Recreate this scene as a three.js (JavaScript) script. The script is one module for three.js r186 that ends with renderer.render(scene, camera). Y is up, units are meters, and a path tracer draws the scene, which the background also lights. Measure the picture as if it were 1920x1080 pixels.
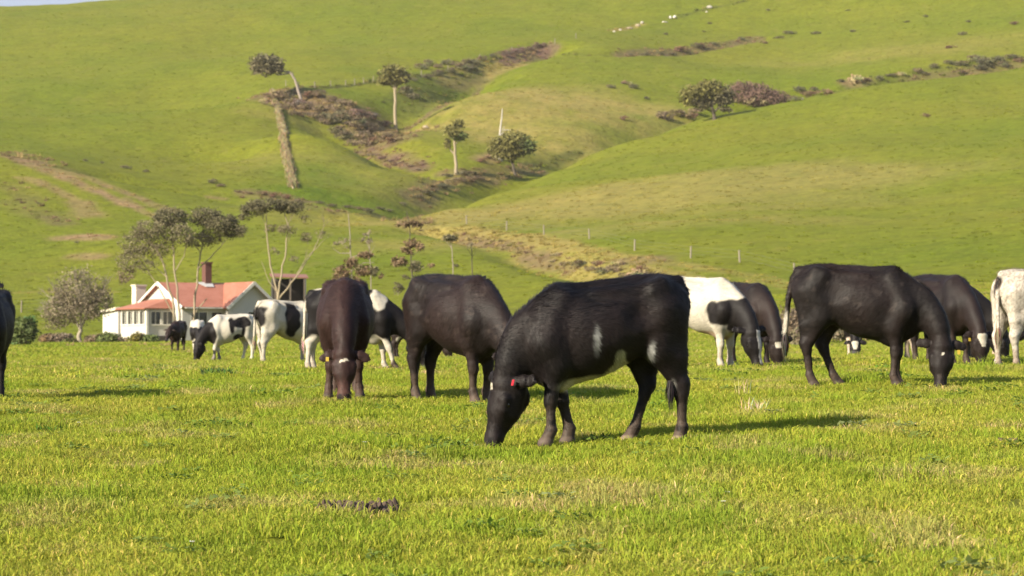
import * as THREE from 'three';
import { mergeGeometries } from 'three/addons/utils/BufferGeometryUtils.js';

// ---------------------------------------------------------------- camera, sky, sun, exposure
const F = 4880, EYE = 1.6, PITCH = Math.atan(100 / F);          // focal length in pixels of a 1920 px wide frame
const scene = new THREE.Scene();
const camera = new THREE.PerspectiveCamera(2 * Math.atan(540 / F) * 180 / Math.PI, 16 / 9, 0.5, 6000);
camera.position.set(0, EYE, 0);
camera.rotation.set(PITCH, 0, 0);
camera.focus = 20.5; camera.userData.fStop = 5.6;
const renderer = new THREE.WebGLRenderer({ antialias: true });
renderer.toneMapping = THREE.LinearToneMapping;
renderer.toneMappingExposure = 2.22;
renderer.shadowMap.enabled = true;

const SUN_EL = 33 * Math.PI / 180, SUN_AZ = 14 * Math.PI / 180;  // from the left, a little behind the camera
const sunDir = new THREE.Vector3(-Math.cos(SUN_EL) * Math.cos(SUN_AZ), Math.sin(SUN_EL), Math.cos(SUN_EL) * Math.sin(SUN_AZ));
const sun = new THREE.DirectionalLight(0xffffff, 5);
sun.color.setRGB(1, 0.9, 0.72);
sun.position.copy(sunDir).multiplyScalar(400); sun.target.position.set(0, 0, -200);
sun.castShadow = true; sun.shadow.mapSize.set(4096, 4096);
Object.assign(sun.shadow.camera, { left: -500, right: 500, top: 400, bottom: -400, near: 1, far: 2000 });
scene.add(sun, sun.target);
{ // a clear, slightly milky day sky: pale at the horizon, blue overhead, brighter round the sun
  const W = 512, H = 256, a = new Float32Array(W * H * 4), d = new THREE.Vector3();
  for (let j = 0; j < H; j++) for (let i = 0; i < W; i++) {
    const el = (j + 0.5) / H * Math.PI - Math.PI / 2, az = (i + 0.5) / W * 2 * Math.PI - Math.PI;
    d.set(Math.cos(el) * Math.cos(az), Math.sin(el), Math.cos(el) * Math.sin(az));
    const t = Math.pow(Math.max(0, d.y), 0.45), g = Math.pow(Math.max(0, d.dot(sunDir)), 12) * 0.35;
    const k = (d.y < 0 ? 0.55 : 1) * 0.66, o = (j * W + i) * 4;
    a[o] = k * (0.52 - 0.36 * t + g) ; a[o + 1] = k * (0.55 - 0.29 * t + g * 0.95); a[o + 2] = k * (0.60 - 0.12 * t + g * 0.85); a[o + 3] = 1;
  }
  const sky = new THREE.DataTexture(a, W, H, THREE.RGBAFormat, THREE.FloatType);
  sky.mapping = THREE.EquirectangularReflectionMapping; sky.magFilter = THREE.LinearFilter; sky.needsUpdate = true;
  scene.background = sky; scene.environment = sky;
}

// ---------------------------------------------------------------- helpers
function rng(seed) { let s = seed >>> 0; return () => { s = (s + 0x6D2B79F5) >>> 0; let t = s; t = Math.imul(t ^ (t >>> 15), t | 1); t ^= t + Math.imul(t ^ (t >>> 7), t | 61); return ((t ^ (t >>> 14)) >>> 0) / 4294967296; }; }
const clamp = (x, a = 0, b = 1) => x < a ? a : x > b ? b : x;
const mix = (a, b, t) => a + (b - a) * t;
const smooth = (a, b, x) => { const t = clamp((x - a) / (b - a)); return t * t * (3 - 2 * t); };
const mix3 = (a, b, t) => [mix(a[0], b[0], t), mix(a[1], b[1], t), mix(a[2], b[2], t)];
const PERM = (() => { const r = rng(77), p = new Uint8Array(512), q = [...Array(256).keys()]; for (let i = 255; i > 0; i--) { const j = Math.floor(r() * (i + 1)); [q[i], q[j]] = [q[j], q[i]]; } for (let i = 0; i < 512; i++) p[i] = q[i & 255]; return p; })();
function vnoise(x, y, z = 0) {                                   // value noise, -1 .. 1
  const xi = Math.floor(x), yi = Math.floor(y), zi = Math.floor(z); let fx = x - xi, fy = y - yi, fz = z - zi;
  fx = fx * fx * (3 - 2 * fx); fy = fy * fy * (3 - 2 * fy); fz = fz * fz * (3 - 2 * fz);
  const h = (i, j, k) => PERM[PERM[PERM[(xi + i) & 255] + ((yi + j) & 255)] + ((zi + k) & 255)] / 127.5 - 1;
  const l = (k) => mix(mix(h(0, 0, k), h(1, 0, k), fx), mix(h(0, 1, k), h(1, 1, k), fx), fy);
  return mix(l(0), l(1), fz);
}
const fbm = (x, y, z = 0, n = 4) => { let s = 0, a = 0.5, f = 1; for (let i = 0; i < n; i++) { s += a * vnoise(x * f, y * f, z + i * 7.3); a *= 0.5; f *= 2.03; } return s; };

const taken = {};
const numbered = (n) => { const k = taken[n] = (taken[n] ?? -1) + 1; return k ? n + '_' + String(k).padStart(3, '0') : n; };
function tag(o, label, category, group, kind) { o.userData.label = label; if (category) o.userData.category = category; if (group) o.userData.group = group; if (kind) o.userData.kind = kind; return o; }
function thing(name, label, category, pos = [0, 0, 0], turn = 0, group) {
  const g = new THREE.Group(); g.name = numbered(name); g.position.set(...pos); g.rotation.y = turn; scene.add(g); return tag(g, label, category, group);
}
function part(name, geo, m, parent) { const o = new THREE.Mesh(geo, m); o.name = name; o.castShadow = o.receiveShadow = true; parent.add(o); return o; }
function solo(name, geo, m, label, category, pos = [0, 0, 0], group, kind) { const o = part(numbered(name), geo, m, scene); o.position.set(...pos); return tag(o, label, category, group, kind); }

class MB {                                                       // collects triangles
  constructor() { this.p = []; this.n = []; this.c = []; this.i = []; }
  v(x, y, z, nx, ny, nz, c) { this.p.push(x, y, z); this.n.push(nx, ny, nz); if (c) this.c.push(c[0], c[1], c[2]); return this.p.length / 3 - 1; }
  tube(pts, radii, seg = 6, c) {                                 // tapered limb through pts
    let prev = null; const up = new THREE.Vector3(0.13, 0.2, 1), T = new THREE.Vector3(), A = new THREE.Vector3(), B = new THREE.Vector3();
    pts.forEach((q, k) => {
      const a = pts[Math.max(0, k - 1)], b = pts[Math.min(pts.length - 1, k + 1)];
      T.set(b[0] - a[0], b[1] - a[1], b[2] - a[2]).normalize(); A.crossVectors(T, up).normalize(); B.crossVectors(T, A);
      const row = [];
      for (let s = 0; s < seg; s++) { const t = s / seg * Math.PI * 2, cx = Math.cos(t), sx = Math.sin(t), nx = A.x * cx + B.x * sx, ny = A.y * cx + B.y * sx, nz = A.z * cx + B.z * sx, r = radii[k]; row.push(this.v(q[0] + nx * r, q[1] + ny * r, q[2] + nz * r, nx, ny, nz, c)); }
      if (prev) for (let s = 0; s < seg; s++) { const s2 = (s + 1) % seg; this.i.push(prev[s], row[s2], row[s], prev[s], prev[s2], row[s2]); }
      else for (let s = 1; s < seg - 1; s++) this.i.push(row[0], row[s + 1], row[s]);
      prev = row;
    });
    for (let s = 1; s < seg - 1; s++) this.i.push(prev[0], prev[s], prev[s + 1]);
    return this;
  }
  leaf(x, y, z, ax, ay, az, bx, by, bz, n, c) {                  // a pointed leaf: rhombus spanned by a (half length) and b (half width)
    const k = this.v(x - ax, y - ay, z - az, n[0], n[1], n[2], c); this.v(x + bx, y + by, z + bz, n[0], n[1], n[2], c); this.v(x + ax, y + ay, z + az, n[0], n[1], n[2], c); this.v(x - bx, y - by, z - bz, n[0], n[1], n[2], c);
    this.i.push(k, k + 1, k + 2, k, k + 2, k + 3);
  }
  geo(own) {                                                     // own: every face shades by its own direction
    const g = new THREE.BufferGeometry();
    g.setAttribute('position', new THREE.BufferAttribute(new Float32Array(this.p), 3)); g.setAttribute('normal', new THREE.BufferAttribute(new Float32Array(this.n), 3));
    if (this.c.length) g.setAttribute('color', new THREE.BufferAttribute(new Float32Array(this.c), 3));
    g.setIndex(new THREE.BufferAttribute(new Uint32Array(this.i), 1)); if (own) g.computeVertexNormals(); return g;
  }
}
const std = (r, g, b, rough = 0.9, o = {}) => { const m = new THREE.MeshStandardMaterial({ roughness: rough, side: THREE.DoubleSide, ...o }); m.color.setRGB(r, g, b); return m; };
function noiseTexture(n, fn, metres, srgb) {                     // repeats every `metres`
  const d = new Uint8Array(n * n * 4); for (let j = 0; j < n; j++) for (let i = 0; i < n; i++) { const c = fn(i / n, j / n), o = (j * n + i) * 4; d[o] = clamp(c[0]) * 255; d[o + 1] = clamp(c[1]) * 255; d[o + 2] = clamp(c[2]) * 255; d[o + 3] = 255; }
  const t = new THREE.DataTexture(d, n, n); t.wrapS = t.wrapT = THREE.RepeatWrapping; t.magFilter = THREE.LinearFilter; t.minFilter = THREE.LinearFilter; if (srgb) t.colorSpace = THREE.SRGBColorSpace; t.repeat.set(1 / metres, 1 / metres); t.needsUpdate = true; return t;
}
const tileNoise = (u, v, f, s) => {                              // value noise that tiles over 0..1
  const x = u * f, y = v * f, xi = Math.floor(x), yi = Math.floor(y); let fx = x - xi, fy = y - yi; fx = fx * fx * (3 - 2 * fx); fy = fy * fy * (3 - 2 * fy);
  const h = (i, j) => PERM[PERM[((xi + i) % f + s * 17) & 255] + (((yi + j) % f) & 255)] / 255; return mix(mix(h(0, 0), h(1, 0), fx), mix(h(0, 1), h(1, 1), fx), fy);
};

// ---------------------------------------------------------------- terrain height
function ray(u, v) { const x = (u - 960) / F, y = (540 - v) / F, c = Math.cos(PITCH), s = Math.sin(PITCH), Y = y * c + s, Z = c - y * s; return [x / Z, Y / Z]; }   // per metre of depth
const PROFILE = [[-60, -0.9], [-20, -1.55], [0, -1.55], [6, -1.42], [10, -1.25], [15, -1.03], [20, -0.80], [25, -0.60], [30, -0.475], [37, -0.435], [52, -0.44], [70, -0.49], [100, -0.43], [150, -0.25], [200, -0.1], [1500, 0]];
function profile(d) {
  let k = 0; while (k < PROFILE.length - 2 && d > PROFILE[k + 1][0]) k++;
  const [x0, y0] = PROFILE[k], [x1, y1] = PROFILE[k + 1], m = (i) => { const a = PROFILE[Math.max(0, i - 1)], b = PROFILE[Math.min(PROFILE.length - 1, i + 1)]; return (b[1] - a[1]) / (b[0] - a[0]); };
  const h = x1 - x0, t = clamp((d - x0) / h), t2 = t * t, t3 = t2 * t;
  return (2 * t3 - 3 * t2 + 1) * y0 + (t3 - 2 * t2 + t) * h * m(k) + (-2 * t3 + 3 * t2) * y1 + (t3 - t2) * h * m(k + 1);
}
const HILLS = {                                                  // column (pixel u): [v, depth] of points surveyed on the hills
  '-400': [[645, 150], [600, 240], [500, 320], [385, 400], [292, 460], [215, 580], [100, 760], [22, 940], [60, 1150]],
  0: [[648, 150], [625, 240], [560, 290], [470, 340], [380, 390], [300, 435], [284, 470], [220, 570], [120, 740], [9, 950], [50, 1150]],
  250: [[646, 150], [638, 230], [540, 290], [440, 350], [338, 420], [318, 455], [210, 580], [100, 750], [1, 935], [40, 1150]],
  440: [[646, 150], [636, 230], [535, 300], [450, 350], [375, 412], [358, 440], [300, 505], [200, 610], [100, 750], [0, 900], [-12, 980], [30, 1150]],
  560: [[642, 170], [605, 230], [520, 290], [450, 340], [400, 390], [384, 420], [354, 450], [300, 487], [252, 515], [246, 545], [190, 585], [166, 610], [100, 710], [0, 880], [-25, 990], [10, 1150]],
  640: [[643, 160], [600, 230], [500, 300], [425, 375], [396, 418], [380, 445], [330, 480], [281, 510], [286, 530], [246, 562], [200, 590], [163, 625], [100, 710], [0, 875], [-35, 1000], [0, 1150]],
  740: [[643, 160], [595, 230], [500, 300], [425, 370], [400, 410], [375, 440], [345, 470], [310, 505], [285, 530], [242, 565], [238, 585], [200, 608], [150, 650], [100, 710], [0, 860], [-45, 1000], [0, 1150]],
  850: [[643, 160], [590, 230], [510, 290], [440, 350], [400, 400], [361, 450], [366, 463], [326, 492], [270, 540], [200, 600], [170, 630], [172, 648], [120, 690], [60, 780], [0, 860], [-55, 1000], [-10, 1150]],
  1000: [[643, 160], [600, 210], [540, 250], [490, 290], [430, 350], [370, 420], [316, 490], [322, 507], [290, 535], [230, 585], [160, 645], [118, 692], [99, 715], [60, 780], [0, 850], [-70, 1000], [-30, 1150]],
  1150: [[643, 160], [600, 200], [520, 250], [492, 272], [460, 300], [380, 390], [300, 490], [268, 530], [277, 552], [240, 585], [160, 645], [90, 720], [65, 765], [0, 840], [-90, 1000], [-50, 1150]],
  1330: [[642, 155], [620, 185], [560, 215], [490, 265], [420, 320], [340, 400], [260, 505], [222, 560], [233, 592], [190, 640], [120, 720], [60, 790], [0, 840], [-120, 1000], [-90, 1150]],
  1540: [[642, 150], [620, 175], [590, 200], [510, 250], [420, 320], [320, 400], [230, 515], [182, 580], [192, 612], [150, 660], [90, 740], [30, 810], [-40, 870], [-160, 1000], [-130, 1150]],
  1740: [[640, 150], [620, 170], [560, 205], [450, 280], [330, 380], [220, 505], [150, 590], [159, 620], [110, 680], [50, 760], [-50, 850], [-190, 1000], [-160, 1150]],
  1920: [[640, 150], [620, 168], [550, 205], [420, 290], [290, 400], [190, 525], [122, 605], [131, 635], [80, 700], [20, 770], [-70, 850], [-210, 1000], [-180, 1150]],
  2350: [[640, 150], [600, 175], [500, 215], [330, 340], [180, 480], [60, 610], [66, 645], [-40, 770], [-130, 900], [-240, 1000], [-210, 1150]],
};
const TPS = (() => {
  const P = [];
  for (const [u, col] of Object.entries(HILLS)) for (const [v, d] of col) { const [rx, ry] = ray(+u, v); P.push([rx * d / 100, d / 100, ry * d]); }
  for (let d = 90; d <= 115; d += 25) for (let x = -150; x <= 150; x += 30) P.push([x / 100, d / 100, profile(d)]);
  const n = P.length, N = n + 3, M = []; const k = (r2) => r2 > 0 ? r2 * Math.log(r2) : 0;
  for (let i = 0; i < N; i++) M.push(new Float64Array(N + 1));
  for (let i = 0; i < n; i++) {
    for (let j = 0; j < n; j++) M[i][j] = k((P[i][0] - P[j][0]) ** 2 + (P[i][1] - P[j][1]) ** 2) + (i === j ? 0.0004 : 0);
    M[i][n] = M[n][i] = 1; M[i][n + 1] = M[n + 1][i] = P[i][0]; M[i][n + 2] = M[n + 2][i] = P[i][1]; M[i][N] = P[i][2];
  }
  for (let c = 0; c < N; c++) {
    let b = c; for (let r = c + 1; r < N; r++) if (Math.abs(M[r][c]) > Math.abs(M[b][c])) b = r; [M[c], M[b]] = [M[b], M[c]];
    for (let r = 0; r < N; r++) if (r !== c && M[r][c]) { const f = M[r][c] / M[c][c]; for (let q = c; q <= N; q++) M[r][q] -= f * M[c][q]; }
  }
  const w = M.map((r, i) => r[N] / r[i]);
  return (x, d) => { x /= 100; d /= 100; let s = w[n] + w[n + 1] * x + w[n + 2] * d; for (let i = 0; i < n; i++) { const a = x - P[i][0], b = d - P[i][1], r2 = a * a + b * b; if (r2 > 0) s += w[i] * r2 * Math.log(r2); } return s; };
})();
const hillBump = (x, d) => fbm(x * 0.035, d * 0.02, 3.1, 4) * 1.5;
let CREASES = [];                                                // gullies and ditches cut into the slopes
function carve(x, z) {
  let s = 0; for (const [pts, w, dep, box] of CREASES) { if (x < box[0] || x > box[1] || z < box[2] || z > box[3]) continue; let m = 1e9; for (let i = 0; i + 1 < pts.length; i++) m = Math.min(m, segDist(x, z, pts[i], pts[i + 1])); s = Math.max(s, dep * Math.exp(-(m / w) * (m / w)) * (0.8 + 0.35 * vnoise(x * 0.05, z * 0.05, 2))); }
  return s;
}
function groundY(x, z) {                                         // height of the land at world x, z
  const d = -z, near = profile(d) + 0.012 * clamp(x, -6, 6) + 0.035 * vnoise(x * 0.55, d * 0.55, 5) + 0.02 * vnoise(x * 1.6, d * 1.6, 9);
  const t = smooth(92, 150, d); if (t <= 0) return EYE + near;
  const e = Math.min(d, 1250), far = TPS(clamp(x, -e * 0.42 - 20, e * 0.42 + 20), e) + hillBump(x, d) * smooth(200, 420, d) - Math.max(0, d - 1250) * 0.08 - carve(x, z);
  return EYE + mix(near, far, t);
}
function pick(u, v, from = 90, step = 1.5) {                     // where the line of sight through (u, v) meets the land
  const [rx, ry] = ray(u, v); let d = from;
  for (; d < 1200; d += step) if (EYE + ry * d < groundY(rx * d, -d)) break;
  let a = d - step, b = d; for (let k = 0; k < 12; k++) { const m = (a + b) / 2; if (EYE + ry * m < groundY(rx * m, -m)) b = m; else a = m; }
  return { x: rx * b, z: -b, y: groundY(rx * b, -b), d: b, s: F / b };
}
const onGround = (u, d) => { const x = (u - 960) / F * d; return { x, z: -d, y: groundY(x, -d), d, s: F / d }; };
const segDist = (x, z, a, b) => { const ax = b.x - a.x, az = b.z - a.z, t = clamp(((x - a.x) * ax + (z - a.z) * az) / (ax * ax + az * az + 1e-9)); return Math.hypot(x - a.x - ax * t, z - a.z - az * t); };
const line = (pts, from) => pts.map(([u, v]) => pick(u, v, from));
CREASES = [
  [line([[770, 386], [850, 355], [1000, 309], [1150, 262], [1330, 216], [1540, 176], [1740, 143], [1920, 114]], 380), 9, 5.5],
  [line([[1030, 84], [960, 108], [900, 138], [820, 172], [750, 215], [700, 235]]), 7, 4.5],
  [line([[530, 176], [600, 205], [650, 245], [700, 275], [790, 315]], 400), 8, 5],
  [line([[740, 245], [830, 200], [900, 168], [960, 140]], 500), 3, 1.6],
  [line([[640, 400], [720, 402], [790, 380], [850, 352]], 300), 6, 2.5],
  [line([[800, 428], [860, 440], [930, 460], [1010, 484], [1080, 503], [1180, 522], [1300, 545]], 150), 3.2, 1.7],
  [line([[1150, 102], [1240, 98], [1340, 86], [1430, 70]], 500), 3, 1.5],
  [line([[230, 330], [330, 352], [440, 368], [560, 388]], 300), 8, 2.2],
].map(([p, w, dep]) => [p, w, dep, [Math.min(...p.map((q) => q.x)) - 2.5 * w, Math.max(...p.map((q) => q.x)) + 2.5 * w, Math.min(...p.map((q) => q.z)) - 2.5 * w, Math.max(...p.map((q) => q.z)) + 2.5 * w]]);

// ---------------------------------------------------------------- the land: field and hills in one sheet
const C = { green: [0.158, 0.186, 0.010], lush: [0.116, 0.168, 0.008], yellow: [0.205, 0.204, 0.019], tan: [0.325, 0.255, 0.076], brown: [0.180, 0.122, 0.074], earth: [0.330, 0.205, 0.122], rust: [0.175, 0.104, 0.082], dark: [0.076, 0.088, 0.022] };
const STROKES = [                                                // tracks, cuttings and dry banks on the hills: [path, half width in metres, colour, strength]
  [line([[15, 293], [70, 312], [130, 335], [190, 362], [250, 388]]), 1.5, C.earth, 0.75], [line([[60, 300], [130, 322], [200, 348], [260, 370], [325, 396]]), 1.1, C.earth, 0.6],
  [line([[40, 333], [100, 352], [142, 374]]), 1.1, C.earth, 0.55], [line([[10, 285], [80, 308], [140, 322]]), 3.4, C.brown, 0.4], [line([[235, 370], [265, 395], [292, 408]]), 0.9, C.earth, 0.45], [line([[0, 345], [60, 372]]), 2.4, C.brown, 0.3],
  [line([[150, 380], [168, 405]]), 2.6, C.earth, 0.55], [line([[143, 444], [180, 446]]), 2.6, C.earth, 0.85], [line([[155, 480], [172, 483]]), 2.2, C.earth, 0.6],
  [line([[100, 410], [120, 420]]), 2.2, C.brown, 0.5], [line([[20, 380], [80, 400]]), 4, C.brown, 0.3],
  [line([[0, 550], [100, 545], [200, 550]]), 1.2, C.tan, 0.5],
  [line([[470, 362], [520, 368], [560, 378]]), 2.6, C.brown, 0.7], [line([[395, 370], [415, 372]]), 1.2, C.earth, 0.6],
  [line([[570, 385], [640, 398], [720, 410], [790, 425]]), 2.4, C.brown, 0.45],
  [line([[780, 425], [860, 432], [930, 450], [1010, 475], [1080, 492], [1160, 510], [1260, 535], [1330, 545]]), 3.0, C.tan, 0.85],
  [line([[870, 425], [960, 440], [1070, 462], [1150, 478], [1210, 487]]), 1.7, C.tan, 0.9],
  [line([[1210, 487], [1300, 500], [1400, 515], [1500, 540]]), 1.4, C.tan, 0.5],
  [line([[850, 440], [920, 458], [1000, 482], [1080, 505]]), 1.4, C.brown, 0.75],
  [line([[1190, 485], [1220, 490]]), 3, C.brown, 0.5],
  [line([[840, 155], [900, 128], [960, 118]]), 4.5, C.earth, 0.55], [line([[900, 135], [940, 122], [965, 120]]), 3.2, C.tan, 0.95],
  [line([[940, 115], [980, 100], [1022, 88]]), 3.2, C.rust, 0.9], [line([[870, 145], [930, 108]]), 1.8, C.dark, 0.7],
  [line([[760, 200], [820, 170], [880, 140]]), 4, C.dark, 0.45],
  [line([[540, 166], [600, 164], [660, 160], [720, 152], [790, 142], [850, 132]]), 1.7, C.dark, 0.85],
  [line([[500, 175], [560, 195], [620, 215], [700, 230]]), 5.5, C.brown, 0.75], [line([[560, 190], [640, 200]]), 6, C.brown, 0.55],
  [line([[650, 215], [690, 245], [740, 262]]), 6, C.brown, 0.75], [line([[690, 285], [740, 300], [790, 318]]), 2.6, C.rust, 0.8],
  [line([[660, 245], [720, 255], [800, 245]]), 3.2, C.brown, 0.65], [line([[790, 240], [806, 241]]), 1.6, C.tan, 1], [line([[665, 235], [690, 233]]), 1.8, C.earth, 0.9],
  [line([[760, 245], [830, 200], [900, 165]]), 1.0, C.brown, 0.7],
  [line([[780, 375], [850, 345], [920, 330], [1000, 316]]), 2.8, C.brown, 0.65], [line([[830, 325], [880, 325]]), 2.2, C.brown, 0.7],
  [line([[905, 300], [935, 292]]), 2.2, C.earth, 0.6],
  [line([[1000, 316], [1060, 295], [1090, 285]]), 1.6, C.dark, 0.65],
  [line([[1160, 105], [1240, 100], [1340, 88], [1420, 72]]), 2.2, C.brown, 0.75], [line([[1000, 108], [1100, 105]]), 1.8, C.dark, 0.3],
  [line([[1150, 58], [1200, 45]]), 1.6, C.tan, 0.9], [line([[1260, 35], [1330, 15], [1400, 2]]), 1.4, C.dark, 0.55],
  [line([[1370, 170], [1440, 190], [1560, 175]]), 3.5, C.dark, 0.45], [line([[1600, 160], [1750, 140], [1900, 115]]), 4.5, C.dark, 0.6], [line([[1700, 150], [1900, 125]]), 2.5, C.brown, 0.5],
  [line([[1590, 155], [1620, 148]]), 3, C.earth, 0.5],
  [line([[60, 652], [150, 652], [330, 650]]), 2.0, C.brown, 0.7],
];
const ZONES = [                                                  // dry and lush areas of hillside: [pixel centre, radii in metres, colour, strength]
  [[1160, 365], 55, 30, C.tan, 0.80], [[1330, 345], 40, 28, C.tan, 0.68], [[1000, 400], 34, 20, C.tan, 0.55], [[1440, 345], 28, 20, C.tan, 0.5], [[1150, 430], 40, 14, C.tan, 0.5], [[1250, 400], 40, 16, C.tan, 0.5],
  [[1000, 210], 42, 48, C.tan, 0.72], [[1080, 190], 30, 34, C.tan, 0.42], [[900, 240], 24, 26, C.tan, 0.45], [[1180, 205], 30, 14, C.tan, 0.55], [[1230, 225], 24, 10, C.tan, 0.5],
  [[640, 300], 26, 16, C.tan, 0.3], [[700, 345], 24, 14, C.tan, 0.35], [[1240, 230], 18, 8, C.tan, 0.4],
  [[1250, 235], 20, 6, C.lush, 0.6], [[1180, 265], 24, 7, C.lush, 0.5], [[590, 330], 10, 16, C.lush, 0.8], [[590, 365], 12, 8, C.lush, 0.9], [[720, 395], 26, 10, C.lush, 0.45],
  [[800, 150], 26, 16, C.lush, 0.7], [[690, 180], 24, 12, C.lush, 0.6], [[1700, 330], 60, 40, C.lush, 0.35], [[1080, 450], 30, 8, C.lush, 0.2],
  [[1050, 90], 60, 30, C.yellow, 0.3], [[1750, 90], 60, 30, C.tan, 0.22], [[1600, 110], 40, 20, C.tan, 0.22], [[520, 210], 12, 14, C.tan, 0.4],
].map(([c, rx, rz, col, k]) => [pick(c[0], c[1], 95), rx, rz, col, k]);
for (const s of STROKES) { const xs = s[0].map((p) => p.x), zs = s[0].map((p) => p.z), w = s[1] * 3; s.box = [Math.min(...xs) - w, Math.max(...xs) + w, Math.min(...zs) - w, Math.max(...zs) + w]; }
function landColor(x, z) {
  const d = -z; let c = mix3(C.green, C.yellow, clamp(0.42 + 0.9 * fbm(x * 0.017, d * 0.012, 1.5, 4)));
  c = mix3(c, C.lush, clamp(0.25 + 1.2 * fbm(x * 0.045, d * 0.03, 8.5, 3)) * 0.55);
  if (d > 95) {
    for (const [p, rx, rz, col, k] of ZONES) { const a = (x - p.x) / rx, b = (z - p.z) / rz, r = Math.sqrt(a * a + b * b); if (r < 1.6) { const g = smooth(1.25, 0.35, r + 0.55 * fbm(x * 0.06, d * 0.05, 2.2, 4)); c = mix3(c, col, clamp(g * k * (0.75 + 0.9 * fbm(x * 0.3, d * 0.16, 4.4, 3)))); } }
    for (const s of STROKES) {
      const q = s.box; if (x < q[0] || x > q[1] || z < q[2] || z > q[3]) continue;
      let m = 1e9; for (let i = 0; i + 1 < s[0].length; i++) m = Math.min(m, segDist(x, z, s[0][i], s[0][i + 1]));
      const g = smooth(1.5, 0.5, m / s[1] + 0.9 * fbm(x * 0.16, d * 0.13, 6.1, 3)); c = mix3(c, s[2], clamp(g * s[3] * (0.9 + 0.7 * fbm(x * 0.5, d * 0.3, 7.7, 2))));
    }
    const sp = fbm(x * 0.42, d * 0.22, 12.5, 3); c = mix3(c, C.dark, smooth(0.3, 0.55, sp) * 0.35 * smooth(-0.2, 0.3, fbm(x * 0.02, d * 0.02, 14, 2))); c = mix3(c, C.tan, smooth(0.22, 0.6, -sp) * 0.22);
  } else {
    const k = smooth(0.05, 0.45, fbm(x * 0.5, d * 0.35, 21, 3)); c = mix3(c, C.tan, k * 0.35);
    
  }
  return c;
}
const grainTex = noiseTexture(1024, (u, v) => { const n = 0.42 * tileNoise(u, v, 64, 1) + 0.33 * tileNoise(u, v, 160, 2) + 0.25 * tileNoise(u, v, 19, 3), q = 0.42 + 0.62 * n; return [q + 0.05 * (tileNoise(u, v, 40, 5) - 0.5), q, q * 0.95]; }, 48);
const bumpTex = noiseTexture(1024, (u, v) => { const n = 0.5 * tileNoise(u, v, 128, 7) + 0.3 * tileNoise(u, v, 50, 8) + 0.2 * tileNoise(u, v, 300, 9); return [n, n, n]; }, 41);
{
  const ds = []; for (let d = -60; d < 4; d += 4) ds.push(d); for (let d = 4; d < 60; d += 0.4) ds.push(d); for (let d = 60; d < 150; d += 1) ds.push(d); for (let d = 150; d < 1010; d += 1.7) ds.push(d); for (let d = 1010; d < 1500; d += 20) ds.push(d);
  const ts = []; for (let k = -280; k <= 280; k++) ts.push(k / 280 * 0.215); for (let k = 1; k <= 40; k++) { const e = 0.215 + 0.30 * (k / 40) ** 1.3; ts.push(e); ts.unshift(-e); }
  const nc = ts.length, pos = new Float32Array(ds.length * nc * 3), col = new Float32Array(pos.length), uv = new Float32Array(ds.length * nc * 2), idx = [];
  ds.forEach((d, r) => ts.forEach((t, q) => {
    const k = r * nc + q, w = Math.max(d, 0) + 25, x = t * w, z = -d; pos.set([x, groundY(x, z), z], k * 3); uv.set([x, z], k * 2); col.set(landColor(x, z), k * 3);
    if (r && q) idx.push(k - nc - 1, k - nc, k, k - nc - 1, k, k - 1);
  }));
  const g = new THREE.BufferGeometry(); g.setAttribute('position', new THREE.BufferAttribute(pos, 3)); g.setAttribute('color', new THREE.BufferAttribute(col, 3)); g.setAttribute('uv', new THREE.BufferAttribute(uv, 2)); g.setIndex(idx); g.computeVertexNormals();
  const m = new THREE.MeshStandardMaterial({ vertexColors: true, map: grainTex, bumpMap: bumpTex, bumpScale: 0.16, roughness: 1 }); m.specularIntensity = 0.2;
  const o = part('hills', g, m, scene); tag(o, 'grassy field rising into green and straw-coloured hills', 'hills', null, 'structure');
}

// ---------------------------------------------------------------- pasture: real blades, nobody could count them
const grassMat = new THREE.MeshPhysicalMaterial({ vertexColors: true, roughness: 0.9, side: THREE.DoubleSide, transmission: 0.45, thickness: 0, specularIntensity: 0.15 });
function grassPatch(seed, size, n, hgt, wid, lean, dry) {        // one patch of turf
  const r = rng(seed), mb = new MB();
  for (let k = 0; k < n; k++) {
    const a = r() * 6.283, R = size * Math.sqrt(r()), x = Math.cos(a) * R, z = Math.sin(a) * R, t = r() * 6.283, h = hgt * (0.35 + 0.9 * r() * r() + 0.25 * r()), l = lean * h * (0.3 + r()), dx = Math.cos(t) * l, dz = Math.sin(t) * l, w = wid * (0.6 + 0.8 * r()), s = r() * 6.283, wx = Math.cos(s) * w, wz = Math.sin(s) * w;
    const b = 0.75 + 0.5 * r(), q = r(), tint = q < dry ? [1.75 * b, 1.30 * b, 2.4 * b] : q < dry + 0.3 ? [1.22 * b, 1.12 * b, 1.0 * b] : [0.92 * b, b, 0.8 * b], n1 = [dx / h * 0.4 + wz * 8, 0.9, dz / h * 0.4 - wx * 8];
    const i = mb.v(x - wx, -0.01, z - wz, ...n1, tint); mb.v(x + wx, -0.01, z + wz, ...n1, tint); mb.v(x + dx * 0.4 - wx * 0.8, h * 0.62, z + dz * 0.4 - wz * 0.8, ...n1, tint); mb.v(x + dx * 0.4 + wx * 0.8, h * 0.62, z + dz * 0.4 + wz * 0.8, ...n1, tint); mb.v(x + dx, h * (1 - 0.25 * lean), z + dz, ...n1, tint);
    mb.i.push(i, i + 1, i + 3, i, i + 3, i + 2, i + 2, i + 3, i + 4);
  }
  return mb.geo(true);
}
const G = { green: [0.290, 0.330, 0.036], lush: [0.235, 0.310, 0.030], yellow: [0.360, 0.358, 0.055], dry: [0.420, 0.350, 0.140] };
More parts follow.
